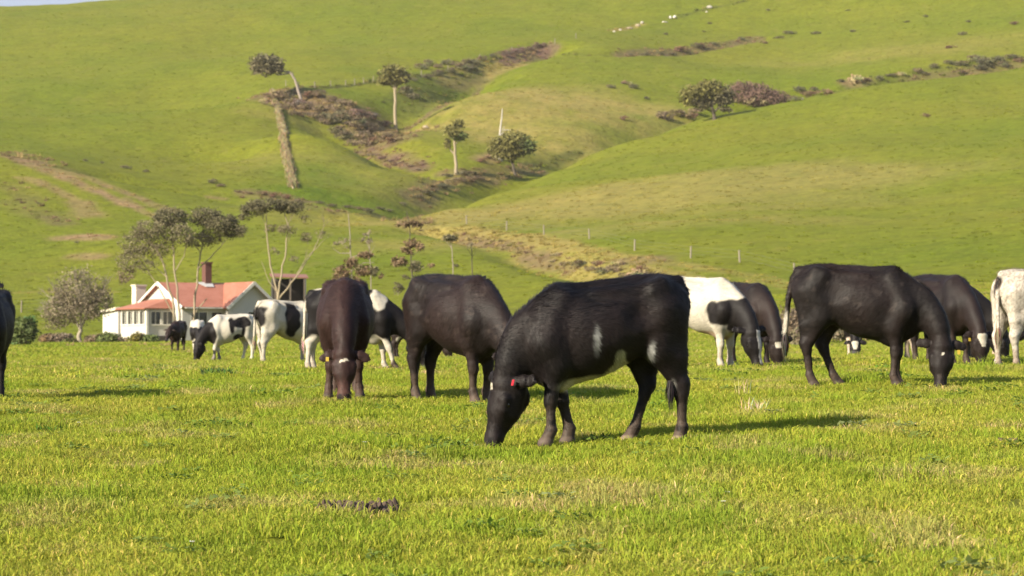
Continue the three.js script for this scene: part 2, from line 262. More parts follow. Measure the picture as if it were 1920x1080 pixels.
function grassColor(x, d, r) {
  let c = mix3(G.green, G.yellow, clamp(0.45 + 1.1 * fbm(x * 0.9, d * 0.6, 31, 4)));
  c = mix3(c, G.lush, smooth(0.08, 0.42, fbm(x * 1.9 + 40, d * 1.1, 33, 3)) * 0.75); c = mix3(c, G.dry, smooth(0.10, 0.5, fbm(x * 2.3 - 20, d * 1.4, 37, 3)) * 0.7);
  const b = 0.86 + 0.28 * r(); return c.map((q) => q * b);
}
const BARE = [];                                                 // spots where droppings or soil lie: [x, z, radius]
function scatterGrass(name, label, geo, d0, d1, perM2, seed, scale, keep) {
  const r = rng(seed), list = [], half = 0.26, area = half * (d1 * d1 - d0 * d0), n = Math.round(area * perM2);
  for (let k = 0; k < n; k++) { const d = Math.sqrt(mix(d0 * d0, d1 * d1, r())), x = (r() * 2 - 1) * half * d, q = r(); if (keep && q > keep(x, d)) continue; if (BARE.some(([bx, bz, br]) => Math.hypot(x - bx, -d - bz) < br)) continue; list.push([x, d]); }
  const o = new THREE.InstancedMesh(geo, grassMat, list.length), M = new THREE.Matrix4(), c = new THREE.Color(), E = new THREE.Euler(), Q = new THREE.Quaternion(), S = new THREE.Vector3();
  list.forEach(([x, d], k) => { E.set((r() - 0.5) * 0.12, r() * 6.283, (r() - 0.5) * 0.12); const s = scale * (0.8 + 0.4 * r()), lush = 1 + 0.55 * clamp(fbm(x * 1.9 + 40, d * 1.1, 33, 3) * 2 + 0.15); S.set(s, s * (0.75 + 0.4 * r()) * lush, s); M.compose(new THREE.Vector3(x, groundY(x, -d), -d), Q.setFromEuler(E), S); o.setMatrixAt(k, M); const g = grassColor(x, d, r); c.setRGB(...g); o.setColorAt(k, c); });
  o.name = numbered(name); o.castShadow = o.receiveShadow = true; scene.add(o); return tag(o, label, 'grass', null, 'stuff');
}
const soil = [onGround(672, 15.25), onGround(392, 14.7), onGround(1500, 20.5), onGround(1890, 19.5)]; soil.forEach((p, i) => BARE.push([p.x, p.z, [0.25, 0.08, 0.08, 0.08][i]]));
scatterGrass('pasture_grass', 'short bright green pasture grass in the foreground', grassPatch(101, 0.22, 280, 0.062, 0.0030, 0.9, 0.05), 9, 34, 21, 501, 1);
scatterGrass('pasture_grass', 'finer yellow-green grass mixed through the foreground turf', grassPatch(102, 0.20, 240, 0.052, 0.0026, 1.4, 0.16), 9, 34, 14, 502, 1);
scatterGrass('pasture_grass', 'scattered longer green tufts in the foreground turf', grassPatch(103, 0.10, 70, 0.11, 0.0034, 0.9, 0.05), 9, 60, 2.2, 503, 1, (x, d) => smooth(-0.1, 0.35, fbm(x * 1.9 + 40, d * 1.1, 33, 3)) + 0.04);
scatterGrass('pasture_grass', 'green grass of the middle field around the herd', grassPatch(104, 0.36, 260, 0.085, 0.0060, 1.0, 0.10), 34, 80, 8, 504, 1);
scatterGrass('pasture_grass', 'grass of the far field in front of the house', grassPatch(105, 0.9, 320, 0.11, 0.016, 1.0, 0.12), 80, 215, 1.5, 505, 1);
function weedPatch(seed) {                                        // a flat rosette of broad leaves: clover, dock and plantain in the turf
  const r = rng(seed), mb = new MB();
  for (let k = 0; k < 34; k++) { const a = r() * 6.283, R = 0.11 * Math.sqrt(r()), l = 0.012 + 0.014 * r(), w = l * 0.6, t = r() * 6.283, b = 0.7 + 0.6 * r(), y = 0.03 + 0.035 * r(); mb.leaf(Math.cos(a) * R, y, Math.sin(a) * R, Math.cos(t) * l, (r() - 0.3) * l, Math.sin(t) * l, -Math.sin(t) * w, (r() - 0.5) * w, Math.cos(t) * w, [0, 1, 0], [0.55 * b, 0.72 * b, 0.8 * b]); }
  return mb.geo(true);
}
scatterGrass('turf_weeds', 'dark clover and broadleaf weeds mixed through the turf', weedPatch(106), 9, 45, 3.2, 506, 1, (x, d) => smooth(-0.15, 0.3, fbm(x * 1.3 + 9, d * 0.9, 71, 3)));
scatterGrass('straw_litter', 'pale dead straw lying in the turf', grassPatch(107, 0.16, 26, 0.05, 0.0028, 2.4, 1), 9, 50, 3.0, 507, 1, (x, d) => smooth(-0.1, 0.4, fbm(x * 0.9 - 7, d * 0.6, 73, 3)));

// ---------------------------------------------------------------- cattle
function surfaceNet(sdf, lo, hi, h) {                            // smooth mesh of the zero level of sdf, evaluated only near the surface
  const n = [0, 1, 2].map((k) => Math.ceil((hi[k] - lo[k]) / h) + 2), [nx, ny, nz] = n, B = 6, val = new Float32Array(nx * ny * nz).fill(1), done = new Uint8Array(nx * ny * nz);
  const at = (i, j, k) => (k * ny + j) * nx + i;
  for (let k = 0; k < nz; k += B) for (let j = 0; j < ny; j += B) for (let i = 0; i < nx; i += B) {
    const R = B * h * 0.87, c = sdf(lo[0] + (i + B / 2) * h, lo[1] + (j + B / 2) * h, lo[2] + (k + B / 2) * h), far = Math.abs(c) > R * 2.1 + 0.03;
    for (let kk = k; kk <= Math.min(k + B, nz - 1); kk++) for (let jj = j; jj <= Math.min(j + B, ny - 1); jj++) for (let ii = i; ii <= Math.min(i + B, nx - 1); ii++) {
      const o = at(ii, jj, kk); if (done[o] === 2) continue;
      if (far) { if (!done[o]) { val[o] = c > 0 ? 1 : -1; done[o] = 1; } } else { val[o] = sdf(lo[0] + ii * h, lo[1] + jj * h, lo[2] + kk * h); done[o] = 2; }
    }
  }
  const vid = new Int32Array(nx * ny * nz).fill(-1), P = [], I = [], E = [[0, 1], [2, 3], [4, 5], [6, 7], [0, 2], [1, 3], [4, 6], [5, 7], [0, 4], [1, 5], [2, 6], [3, 7]];
  const q = new Float32Array(8);
  for (let k = 0; k < nz - 1; k++) for (let j = 0; j < ny - 1; j++) for (let i = 0; i < nx - 1; i++) {
    let s = 0; for (let c = 0; c < 8; c++) { q[c] = val[at(i + (c & 1), j + (c >> 1 & 1), k + (c >> 2))]; if (q[c] < 0) s++; }
    if (s === 0 || s === 8) continue;
    let x = 0, y = 0, z = 0, m = 0;
    for (const [a, b] of E) if ((q[a] < 0) !== (q[b] < 0)) { const t = q[a] / (q[a] - q[b]); x += mix(a & 1, b & 1, t); y += mix(a >> 1 & 1, b >> 1 & 1, t); z += mix(a >> 2, b >> 2, t); m++; }
    vid[at(i, j, k)] = P.length / 3; P.push(lo[0] + (i + x / m) * h, lo[1] + (j + y / m) * h, lo[2] + (k + z / m) * h);
  }
  const quad = (a, b, c, d, f) => { if (a < 0 || b < 0 || c < 0 || d < 0) return; if (f) I.push(a, b, c, a, c, d); else I.push(a, c, b, a, d, c); };
  for (let k = 1; k < nz - 1; k++) for (let j = 1; j < ny - 1; j++) for (let i = 1; i < nx - 1; i++) {
    const v = val[at(i, j, k)] < 0;
    if (v !== (val[at(i + 1, j, k)] < 0)) quad(vid[at(i, j - 1, k - 1)], vid[at(i, j, k - 1)], vid[at(i, j, k)], vid[at(i, j - 1, k)], v);
    if (v !== (val[at(i, j + 1, k)] < 0)) quad(vid[at(i - 1, j, k - 1)], vid[at(i - 1, j, k)], vid[at(i, j, k)], vid[at(i, j, k - 1)], v);
    if (v !== (val[at(i, j, k + 1)] < 0)) quad(vid[at(i - 1, j - 1, k)], vid[at(i, j - 1, k)], vid[at(i, j, k)], vid[at(i - 1, j, k)], v);
  }
  return { P, I };
}
const V = (a) => new THREE.Vector3(...a);
// torso sections along the body: x, top, bottom, half width, how pinched the top is
const TORSO = [[-0.71, 1.08, 0.92, 0.05, 0.3], [-0.685, 1.14, 0.84, 0.125, 0.35], [-0.62, 1.215, 0.79, 0.19, 0.42], [-0.47, 1.262, 0.745, 0.245, 0.36], [-0.28, 1.25, 0.645, 0.262, 0.46], [-0.05, 1.225, 0.535, 0.30, 0.48], [0.16, 1.205, 0.482, 0.298, 0.52], [0.34, 1.222, 0.478, 0.252, 0.68], [0.48, 1.185, 0.51, 0.215, 0.66], [0.60, 1.08, 0.565, 0.17, 0.5], [0.68, 0.98, 0.65, 0.11, 0.4], [0.72, 0.92, 0.72, 0.05, 0.4]];
function torsoAt(x) {
  const n = TORSO.length; if (x <= TORSO[0][0]) return TORSO[0]; if (x >= TORSO[n - 1][0]) return TORSO[n - 1];
  let k = 0; while (x > TORSO[k + 1][0]) k++; const a = TORSO[k], b = TORSO[k + 1], p = TORSO[Math.max(0, k - 1)], q = TORSO[Math.min(n - 1, k + 2)], h = b[0] - a[0], t = (x - a[0]) / h, t2 = t * t, t3 = t2 * t, r = [x];
  for (let i = 1; i < 5; i++) { const ma = (b[i] - p[i]) / (b[0] - p[0]) * h, mb = (q[i] - a[i]) / (q[0] - a[0]) * h; r.push((2 * t3 - 3 * t2 + 1) * a[i] + (t3 - 2 * t2 + t) * ma + (-2 * t3 + 3 * t2) * b[i] + (t3 - t2) * mb); }
  return r;
}
const TORSO_T = []; for (let i = 0; i <= 300; i++) TORSO_T.push(torsoAt(-0.72 + i * 1.445 / 300));
const smin = (a, b, k) => { const h = k - Math.abs(a - b); return h > 0 ? Math.min(a, b) - h * h / (4 * k) : Math.min(a, b); };

/* spec: poll [x,y,z], muzzle (direction), brow (direction the forehead faces), legs {fl, fr, hl, hr: [dx, dz]}, tail [dx, dz], cell, coat(p, head, n) -> colour, ears: droop */
function cowBody(spec) {
  const bones = [], S = 1;
  const add = (a, b, ra, rb, k = 0.05, w = null, f = 1) => bones.push({ a, d: [b[0] - a[0], b[1] - a[1], b[2] - a[2]], l2: Math.max(1e-9, (b[0] - a[0]) ** 2 + (b[1] - a[1]) ** 2 + (b[2] - a[2]) ** 2), ra, rb, k, w, f });
  const Z = [0, 0, 1], dp = spec.depth ?? 0;                     // depth: a rounder belly
  const L = { fl: [0, 0], fr: [0, 0], hl: [0, 0], hr: [0, 0], ...spec.legs };
  for (const [key, sgn] of [['fl', -1], ['fr', 1]]) {            // l is local -z
    const [dx, dz] = L[key], q = (x, y, z) => [x + dx * (1 - y / 0.92), y, sgn * z + dz * (1 - y / 0.92)];
    add([0.36, 1.12, sgn * 0.085], [0.49, 0.80, sgn * 0.14], 0.08, 0.105, 0.09); add([0.49, 0.80, sgn * 0.14], q(0.40, 0.62, 0.145), 0.105, 0.095, 0.09); add(q(0.40, 0.66, 0.15), q(0.415, 0.36, 0.125), 0.084, 0.050, 0.06, Z, 0.85);
    add(q(0.415, 0.38, 0.125), q(0.42, 0.34, 0.12), 0.054, 0.052, 0.02); add(q(0.415, 0.34, 0.12), q(0.405, 0.12, 0.12), 0.040, 0.034, 0.03); add(q(0.405, 0.12, 0.12), q(0.42, 0.085, 0.12), 0.046, 0.043, 0.02); add(q(0.42, 0.085, 0.12), q(0.445, 0.028, 0.12), 0.042, 0.056, 0.02); add(q(0.44, 0.022, 0.12), q(0.475, 0.016, 0.12), 0.05, 0.035, 0.02);
  }
  for (const [key, sgn] of [['hl', -1], ['hr', 1]]) {
    const [dx, dz] = L[key], q = (x, y, z) => [x + dx * (1 - y / 1.0), y, sgn * z + dz * (1 - y / 1.0)];
    add([-0.48, 1.0, sgn * 0.12], q(-0.425, 0.72, 0.14), 0.15, 0.105, 0.12); add([-0.60, 0.96, sgn * 0.10], q(-0.565, 0.66, 0.13), 0.108, 0.078, 0.08); add(q(-0.40, 0.73, 0.145), q(-0.55, 0.45, 0.128), 0.100, 0.054, 0.09, Z, 0.85); add(q(-0.56, 0.64, 0.13), q(-0.60, 0.44, 0.125), 0.066, 0.038, 0.06, Z, 0.75);
    add(q(-0.585, 0.45, 0.13), q(-0.57, 0.38, 0.125), 0.058, 0.052, 0.03); add(q(-0.57, 0.38, 0.125), q(-0.545, 0.125, 0.12), 0.044, 0.037, 0.03); add(q(-0.545, 0.125, 0.12), q(-0.53, 0.09, 0.12), 0.049, 0.045, 0.02); add(q(-0.53, 0.09, 0.12), q(-0.505, 0.03, 0.12), 0.044, 0.056, 0.02); add(q(-0.51, 0.022, 0.12), q(-0.475, 0.016, 0.12), 0.05, 0.035, 0.02);
    add([-0.45, 1.19, sgn * 0.19], [-0.38, 1.165, sgn * 0.20], 0.05, 0.048, 0.10); add([-0.66, 1.08, sgn * 0.085], [-0.67, 1.05, sgn * 0.09], 0.05, 0.05, 0.06);
  }
  for (const q of [-1, 1]) { add([-0.42, 1.165, q * 0.165], [0.10, 1.135, q * 0.15], 0.034, 0.026, 0.06); add([0.335, 1.13, q * 0.125], [0.47, 0.86, q * 0.20], 0.034, 0.036, 0.05); add([0.50, 0.80, q * 0.185], [0.49, 0.76, q * 0.185], 0.045, 0.045, 0.07); }
  add([-0.66, 1.205, 0], [-0.3, 1.225, 0], 0.035, 0.03, 0.06); add([-0.3, 1.225, 0], [0.36, 1.205, 0], 0.03, 0.04, 0.06);
  // head and neck
  const P = V(spec.poll), m = V(spec.muzzle).normalize(), bz = V(spec.brow); bz.addScaledVector(m, -bz.dot(m)).normalize(); const sd = new THREE.Vector3().crossVectors(m, bz);
  const hs = 1.2, H = (x, y, z) => { x *= hs; y *= hs; z *= hs; return [P.x + m.x * x + bz.x * y + sd.x * z, P.y + m.y * x + bz.y * y + sd.y * z, P.z + m.z * x + bz.z * y + sd.z * z]; }, addH = (a, b, ra, rb, k, w, f) => add(a, b, ra * hs, rb * hs, k, w, f), side = [sd.x, sd.y, sd.z];
  const nape = V(H(0.0, -0.085, 0)), n0 = V([0.46, 0.90, 0]), n1 = V(spec.neckMid ?? [0.80, 0.5 * (0.95 + nape.y) + 0.03, nape.z * 0.25]);
  const bez = (t) => new THREE.Vector3().addScaledVector(n0, (1 - t) ** 2).addScaledVector(n1, 2 * t * (1 - t)).addScaledVector(nape, t * t), NS = 6; let last = n0;
  for (let i = 1; i <= NS; i++) { const t = i / NS, c = bez(t), w = new THREE.Vector3(0, 0, 1).lerp(sd.dot(Z2) < 0 ? sd.clone().negate() : sd, t).normalize(), r = (t) => mix(0.235, 0.112, Math.pow(t, 0.62)); add(last.toArray(), c.toArray(), r(t - 1 / NS), r(t), 0.06, w.toArray(), mix(0.66, 0.80, t)); last = c; }
  add([0.56, 0.70, 0], [0.36, 0.53, 0], 0.13, 0.11, 0.09, Z, 0.8);
  addH(H(-0.005, -0.045, 0), H(0.02, -0.05, 0), 0.062, 0.075, 0.05); addH(H(0.06, -0.085, 0), H(0.19, -0.085, 0), 0.098, 0.092, 0.05); addH(H(0.14, -0.07, 0), H(0.39, -0.075, 0), 0.076, 0.050, 0.05); addH(H(0.385, -0.078, 0), H(0.435, -0.082, 0), 0.053, 0.044, 0.035, side, 1.28);
  addH(H(0.09, -0.185, 0), H(0.36, -0.112, 0), 0.082, 0.034, 0.06, side, 0.72); addH(H(0.07, -0.13, 0.035), H(0.20, -0.14, 0.03), 0.07, 0.055, 0.05); addH(H(0.07, -0.13, -0.035), H(0.20, -0.14, -0.03), 0.07, 0.055, 0.05); addH(H(0.39, -0.112, 0), H(0.42, -0.108, 0), 0.032, 0.028, 0.03, side, 1.25);
  const ear = spec.ear ?? [0, -0.02];                            // [towards the muzzle, towards the brow] at the tip
  for (const s of [-1, 1]) {
    const e = spec.ears?.[s < 0 ? 0 : 1] ?? ear;
    addH(H(0.13, -0.045, s * 0.078), H(0.19, -0.055, s * 0.074), 0.034, 0.028, 0.035); addH(H(0.405, -0.07, s * 0.04), H(0.425, -0.08, s * 0.042), 0.022, 0.02, 0.02);
    const e0 = H(0.012, -0.065, s * 0.08), e1 = H(0.008 + e[0] * 0.45, -0.058 + e[1] * 0.5, s * 0.135), e2 = H(0.012 + e[0] * 0.85, -0.055 + e[1] * 0.85, s * 0.188), e3 = H(0.022 + e[0], -0.055 + e[1], s * 0.232), w = [bz.x, bz.y, bz.z];
    addH(e0, e1, 0.024, 0.043, 0.018, w, 0.5); addH(e1, e2, 0.043, 0.037, 0.012, w, 0.36); addH(e2, e3, 0.037, 0.008, 0.012, w, 0.34);
  }
  const tl = spec.tail ?? [0, 0], T = [[-0.66, 1.195, 0], [-0.715, 1.13, 0.0], [-0.735 + tl[0] * 0.3, 0.92, tl[1] * 0.4], [-0.72 + tl[0] * 0.7, 0.70, tl[1] * 0.75], [-0.71 + tl[0], 0.50, tl[1]]];
  for (let i = 0; i < 4; i++) add(T[i], T[i + 1], [0.044, 0.034, 0.027, 0.022][i], [0.034, 0.027, 0.022, 0.019][i], i ? 0.012 : 0.04);
  const NB = bones.length;
  const sdf = (x, y, z) => {
    const sec = TORSO_T[clamp(Math.round((x + 0.72) / 1.445 * 300), 0, 300)], cy = (sec[1] + sec[2]) / 2 - dp * 0.5, a = (sec[1] - sec[2]) / 2 + dp * 0.5, v = clamp((y - cy) / a, -1, 1), w = (sec[3] + dp * 0.6) * (v > 0 ? 1 - sec[4] * 0.55 * v * v : 1 - 0.14 * v * v), ex = x < -0.72 ? -0.72 - x : x > 0.725 ? x - 0.725 : 0;
    const ny = Math.abs(y - cy) / a, nz = Math.abs(z) / w, r = Math.pow(Math.pow(ny, 2.2) + Math.pow(nz, 2.2), 1 / 2.2);
    let d = (r - 1) * (r < 1e-4 ? a : Math.hypot(y - cy, z) / r) * 0.9; if (ex > 0) d = Math.max(d, 0) + ex;
    for (let i = 0; i < NB; i++) {
      const b = bones[i], px = x - b.a[0], py = y - b.a[1], pz = z - b.a[2]; let t = (px * b.d[0] + py * b.d[1] + pz * b.d[2]) / b.l2; t = t < 0 ? 0 : t > 1 ? 1 : t;
      let qx = px - b.d[0] * t, qy = py - b.d[1] * t, qz = pz - b.d[2] * t; const rad = b.ra + (b.rb - b.ra) * t;
      if (b.w) { const g = (qx * b.w[0] + qy * b.w[1] + qz * b.w[2]) * (1 / b.f - 1); qx += b.w[0] * g; qy += b.w[1] * g; qz += b.w[2] * g; }
      const e = (Math.sqrt(qx * qx + qy * qy + qz * qz) - rad) * (b.w && b.f < 1 ? Math.sqrt(b.f) : 1);
      if (e < d + b.k) d = smin(d, e, b.k);
    }
    { const e = 0.185 - Math.hypot(x + 0.26, y - 1.0, (Math.abs(z) - 0.425)), h = 0.06 - Math.abs(d - e); if (e > d - 0.06) d = Math.max(d, e) + (h > 0 ? h * h / 0.24 : 0); }   // hollow of the flank
    return d + 0.005 * vnoise(x * 8, y * 8, z * 8) + 0.004 * vnoise(x * 3.2, y * 4.5, z * 3.2 + 4) + (spec.fine ? 0.0018 * vnoise(x * 38, y * 30, z * 38) : 0);
  };
  const lo = [1e9, 1e9, 1e9], hi = [-1e9, -1e9, -1e9];
  for (const b of bones) for (const t of [0, 1]) for (let k = 0; k < 3; k++) { const c = b.a[k] + b.d[k] * t, r = Math.max(b.ra, b.rb) * 1.2 + 0.04; lo[k] = Math.min(lo[k], c - r); hi[k] = Math.max(hi[k], c + r); }
  lo[0] = Math.min(lo[0], -0.85); hi[0] = Math.max(hi[0], 0.8); lo[2] = Math.min(lo[2], -0.42); hi[2] = Math.max(hi[2], 0.42); hi[1] = Math.max(hi[1], 1.36); lo[1] = -0.05;
  const { P: pos, I } = surfaceNet(sdf, lo, hi, spec.cell ?? 0.018), nv = pos.length / 3, nor = new Float32Array(nv * 3), col = new Float32Array(nv * 3), e = 0.006;
  for (let i = 0; i < nv; i++) {
    const x = pos[i * 3], y = pos[i * 3 + 1], z = pos[i * 3 + 2], a = sdf(x + e, y - e, z - e), b = sdf(x - e, y - e, z + e), c = sdf(x - e, y + e, z - e), d = sdf(x + e, y + e, z + e);
    const n = new THREE.Vector3(a - b - c + d, -a - b + c + d, -a + b - c + d).normalize(); nor.set([n.x, n.y, n.z], i * 3);
    const q = new THREE.Vector3(x, y, z).sub(P), hd = [q.dot(m) / hs, q.dot(bz) / hs, q.dot(sd) / hs]; col.set(spec.coat([x, y, z], hd, [n.x, n.y, n.z]), i * 3);
  }
  if (spec.slope) for (let i = 0; i < nv; i++) pos[i * 3 + 1] *= 1 - spec.slope * clamp(pos[i * 3], -0.8, 0.6);
  const g = new THREE.BufferGeometry(); g.setAttribute('position', new THREE.BufferAttribute(new Float32Array(pos), 3)); g.setAttribute('normal', new THREE.BufferAttribute(nor, 3)); g.setAttribute('color', new THREE.BufferAttribute(col, 3)); g.setIndex(I);
  return { geo: g, H, tailEnd: T[4], tail: T, m, bz, sd };
}
const Z2 = new THREE.Vector3(0, 0, 1);
const coatMat = new THREE.MeshPhysicalMaterial({ vertexColors: true, roughness: 0.62, sheen: 0.12, sheenRoughness: 0.5, specularIntensity: 0.38 }); coatMat.sheenColor.setRGB(0.55, 0.42, 0.36);
const hairMat = new THREE.MeshPhysicalMaterial({ vertexColors: true, roughness: 0.6, side: THREE.DoubleSide, specularIntensity: 0.55 });
const eyeMat = std(0.008, 0.006, 0.005, 0.08), tagYellow = std(0.36, 0.25, 0.02, 0.5), tagRed = std(0.34, 0.010, 0.02, 0.5), hornMat = std(0.5, 0.42, 0.3, 0.5);
function furGeo(body, n, seed, len) {                            // short lying hair over the whole body
  const r = rng(seed), pos = body.attributes.position, nor = body.attributes.normal, col = body.attributes.color, ix = body.index, tri = ix.count / 3, mb = new MB();
  for (let k = 0; k < n; k++) {
    const t = Math.floor(r() * tri), a = ix.getX(t * 3), b = ix.getX(t * 3 + 1), c = ix.getX(t * 3 + 2), u = r(), v = r() * (1 - u), w = 1 - u - v, g = (A, q) => A.getComponent(a, q) * u + A.getComponent(b, q) * v + A.getComponent(c, q) * w;
    const x = g(pos, 0), y = g(pos, 1), z = g(pos, 2), N = new THREE.Vector3(g(nor, 0), g(nor, 1), g(nor, 2)).normalize(); if (y < 0.12) continue;
    const flow = new THREE.Vector3(-0.8 + 0.5 * vnoise(x * 5, y * 5, z * 5), -0.55 + 0.6 * vnoise(x * 4 + 9, y * 4, z * 4), 0.5 * vnoise(x * 5, y * 5 + 7, z * 5)); flow.addScaledVector(N, -flow.dot(N)).normalize();
    const top = N.y > 0.6 ? 1 : 0, lift = 0.18 + 0.30 * r() + 0.22 * top, L = len * (0.6 + 0.8 * r()) * (y < 0.55 ? 0.55 : 1) * (1 + 0.35 * top), dir = flow.clone().addScaledVector(N, lift).normalize(), s = new THREE.Vector3().crossVectors(dir, N).normalize().multiplyScalar(0.0016 + 0.0012 * r());
    const br = 0.55 + 1.15 * r() * r() + 0.35 * (0.5 + 0.5 * vnoise(x * 22, y * 14, z * 22)), cc = [g(col, 0) * br, g(col, 1) * br, g(col, 2) * br];
    const i = mb.v(x - s.x, y - s.y, z - s.z, N.x, N.y, N.z, cc); mb.v(x + s.x, y + s.y, z + s.z, N.x, N.y, N.z, cc); mb.v(x + dir.x * L, y + dir.y * L, z + dir.z * L, N.x, N.y, N.z, cc); mb.i.push(i, i + 1, i + 2);
  }
  return mb.geo();
}
function switchGeo(T, seed, color, len = 0.24) {                 // the hair at the end of the tail
  const r = rng(seed), mb = new MB(), a = V(T[3]).lerp(V(T[4]), 0.55), b = V(T[4]);
  for (let k = 0; k < 170; k++) {
    const t = r(), p = a.clone().lerp(b, t), an = r() * 6.283, o = new THREE.Vector3(Math.cos(an), 0, Math.sin(an)), c = color.map((q) => q * (0.6 + 0.8 * r())), L = len * (0.6 + 0.6 * r()), sp = 0.028 * (0.4 + r());
    const s = [-o.z * 0.003, 0, o.x * 0.003], pts = [[p.x + o.x * 0.016, p.y, p.z + o.z * 0.016], [p.x + o.x * (0.016 + sp), p.y - L * 0.5, p.z + o.z * (0.016 + sp)], [p.x + o.x * sp * 0.5, p.y - L, p.z + o.z * sp * 0.5]];
    const i0 = mb.v(pts[0][0] - s[0], pts[0][1], pts[0][2] - s[2], o.x, 0.1, o.z, c); mb.v(pts[0][0] + s[0], pts[0][1], pts[0][2] + s[2], o.x, 0.1, o.z, c); mb.v(pts[1][0] - s[0], pts[1][1], pts[1][2] - s[2], o.x, 0.1, o.z, c); mb.v(pts[1][0] + s[0], pts[1][1], pts[1][2] + s[2], o.x, 0.1, o.z, c); mb.v(pts[2][0], pts[2][1], pts[2][2], o.x, 0.1, o.z, c);
    mb.i.push(i0, i0 + 1, i0 + 3, i0, i0 + 3, i0 + 2, i0 + 2, i0 + 3, i0 + 4);
  }
  return mb.geo(true);
}
// coat colours: a base and a list of patches [x, y, z, rx, ry, rz, colour] in the cow's own space; any 0 radius means "all along"
const BLACK = [0.0095, 0.0072, 0.0072], BROWNBLACK = [0.032, 0.016, 0.0125], WHITE = [0.47, 0.425, 0.345], HOOF = [0.028, 0.021, 0.018], MUD = [0.20, 0.14, 0.10], GREYSKIN = [0.020, 0.017, 0.018];
function coat(base, patches = [], o = {}) {
  const seed = o.seed ?? 1;
  return ([x, y, z], h, n) => {
    const w = 0.035 * vnoise(x * 9 + seed, y * 9, z * 9) + 0.06 * vnoise(x * 3.5, y * 3.5 + seed, z * 3.5), f = 0.5 + 0.5 * vnoise(x * 6, y * 6, z * 6 + seed);
    let c = base.map((q) => q * (base[0] < 0.1 ? 0.8 : 1) * (0.85 + 0.3 * f));
    if (o.rust) c = mix3(c, BROWNBLACK, clamp(o.rust * smooth(-0.3, 0.5, fbm(x * 3 + seed, y * 2.2, z * 3, 3))));
    for (const [cx, cy, cz, rx, ry, rz, col] of patches) {
      const a = rx ? (x - cx) / rx : 0, b = ry ? (y - cy) / ry : 0, e = rz ? (z - cz) / rz : 0, r = Math.sqrt(a * a + b * b + e * e), R = Math.min(rx || 9, ry || 9, rz || 9), wk = w * Math.min(1, R / 0.14);
      c = mix3(c, (col ?? WHITE).map((q) => q * (0.92 + 0.12 * f)), smooth(0.018, -0.018, (r - 1) * R + wk));
    }
    const head = h[0] > -0.06 && h[0] < 0.55 && Math.abs(h[2]) < 0.33 && h[1] < 0.16 && h[1] > -0.3 && (o.headZone ?? 1);
    if (head && o.head) { const k = o.head(h, n); if (k) c = mix3(c, k, k[3] ?? 1); }
    if (head && h[0] > 0.36) c = mix3(c, GREYSKIN, smooth(0.37, 0.43, h[0]) * 0.8);
    if (head && h[0] > 0.385 && Math.abs(Math.abs(h[2]) - 0.04) < 0.016 && h[1] > -0.10) c = mix3(c, [0.006, 0.005, 0.005], 0.8);
    if (y < 0.075 && !head) c = mix3(c, typeof o.hoof === 'function' ? o.hoof(x) : o.hoof ?? HOOF, smooth(0.075, 0.055, y)); 
    if (o.mud && !head) c = mix3(c, MUD, clamp(o.mud * smooth(0.45, 0.08, y + 0.1 * w) * smooth(-0.35, 0.35, fbm(x * 16, y * 16, z * 16, 3) + 0.2)));
    if (o.speck) c = mix3(c, o.speck[3] ?? [0.16, 0.11, 0.08], smooth(o.speck[0], o.speck[0] + 0.12, fbm(x * o.speck[1], y * o.speck[1], z * o.speck[1], 2)) * o.speck[2]);
    return c;
  };
}
const HERD = 'cattle grazing in the field';
function cow(spec) {
  const at = onGround(spec.u, spec.d), sc = spec.scale ?? 1, yaw = spec.yaw * Math.PI / 180, r = rng(spec.seed ?? 5);
  const t = thing('cow', spec.label, 'cow', [at.x, at.y, at.z], yaw, HERD); t.scale.set(sc * 0.98, sc * 1.025, sc * 0.97);
  if (spec.lift) t.position.y += spec.lift;
  const b = cowBody(spec), body = part('body', b.geo, coatMat, t);
  if (spec.bodyLabel) body.userData.label = spec.bodyLabel;
  if (spec.fur) part('coat_hair', furGeo(b.geo, spec.fur * 1.15, (spec.seed ?? 5) * 13 + 1, 0.034), hairMat, t);
  part('tail_switch', switchGeo(b.tail, (spec.seed ?? 5) * 7, spec.switch ?? BLACK.map((q) => q * 1.3)), hairMat, t);
  if (spec.d < 60) for (const s of [-1, 1]) { const e = part('eye', new THREE.SphereGeometry(0.025, 14, 10), eyeMat, t); e.position.set(...b.H(0.165, -0.072, s * 0.090)); }
  for (const [s, mat, ox] of spec.tags ?? []) { const g = new THREE.BoxGeometry(0.034, 0.004, 0.046), e = part('ear_tag', g, mat, t), p = b.H(0.055 + (ox ?? 0), -0.04, s * 0.15); e.position.set(...p); e.lookAt(t.localToWorld(V(b.H(0.055 + (ox ?? 0), -0.04 + 1, s * 0.15)))); e.rotateX(Math.PI / 2); }
  return t;
}
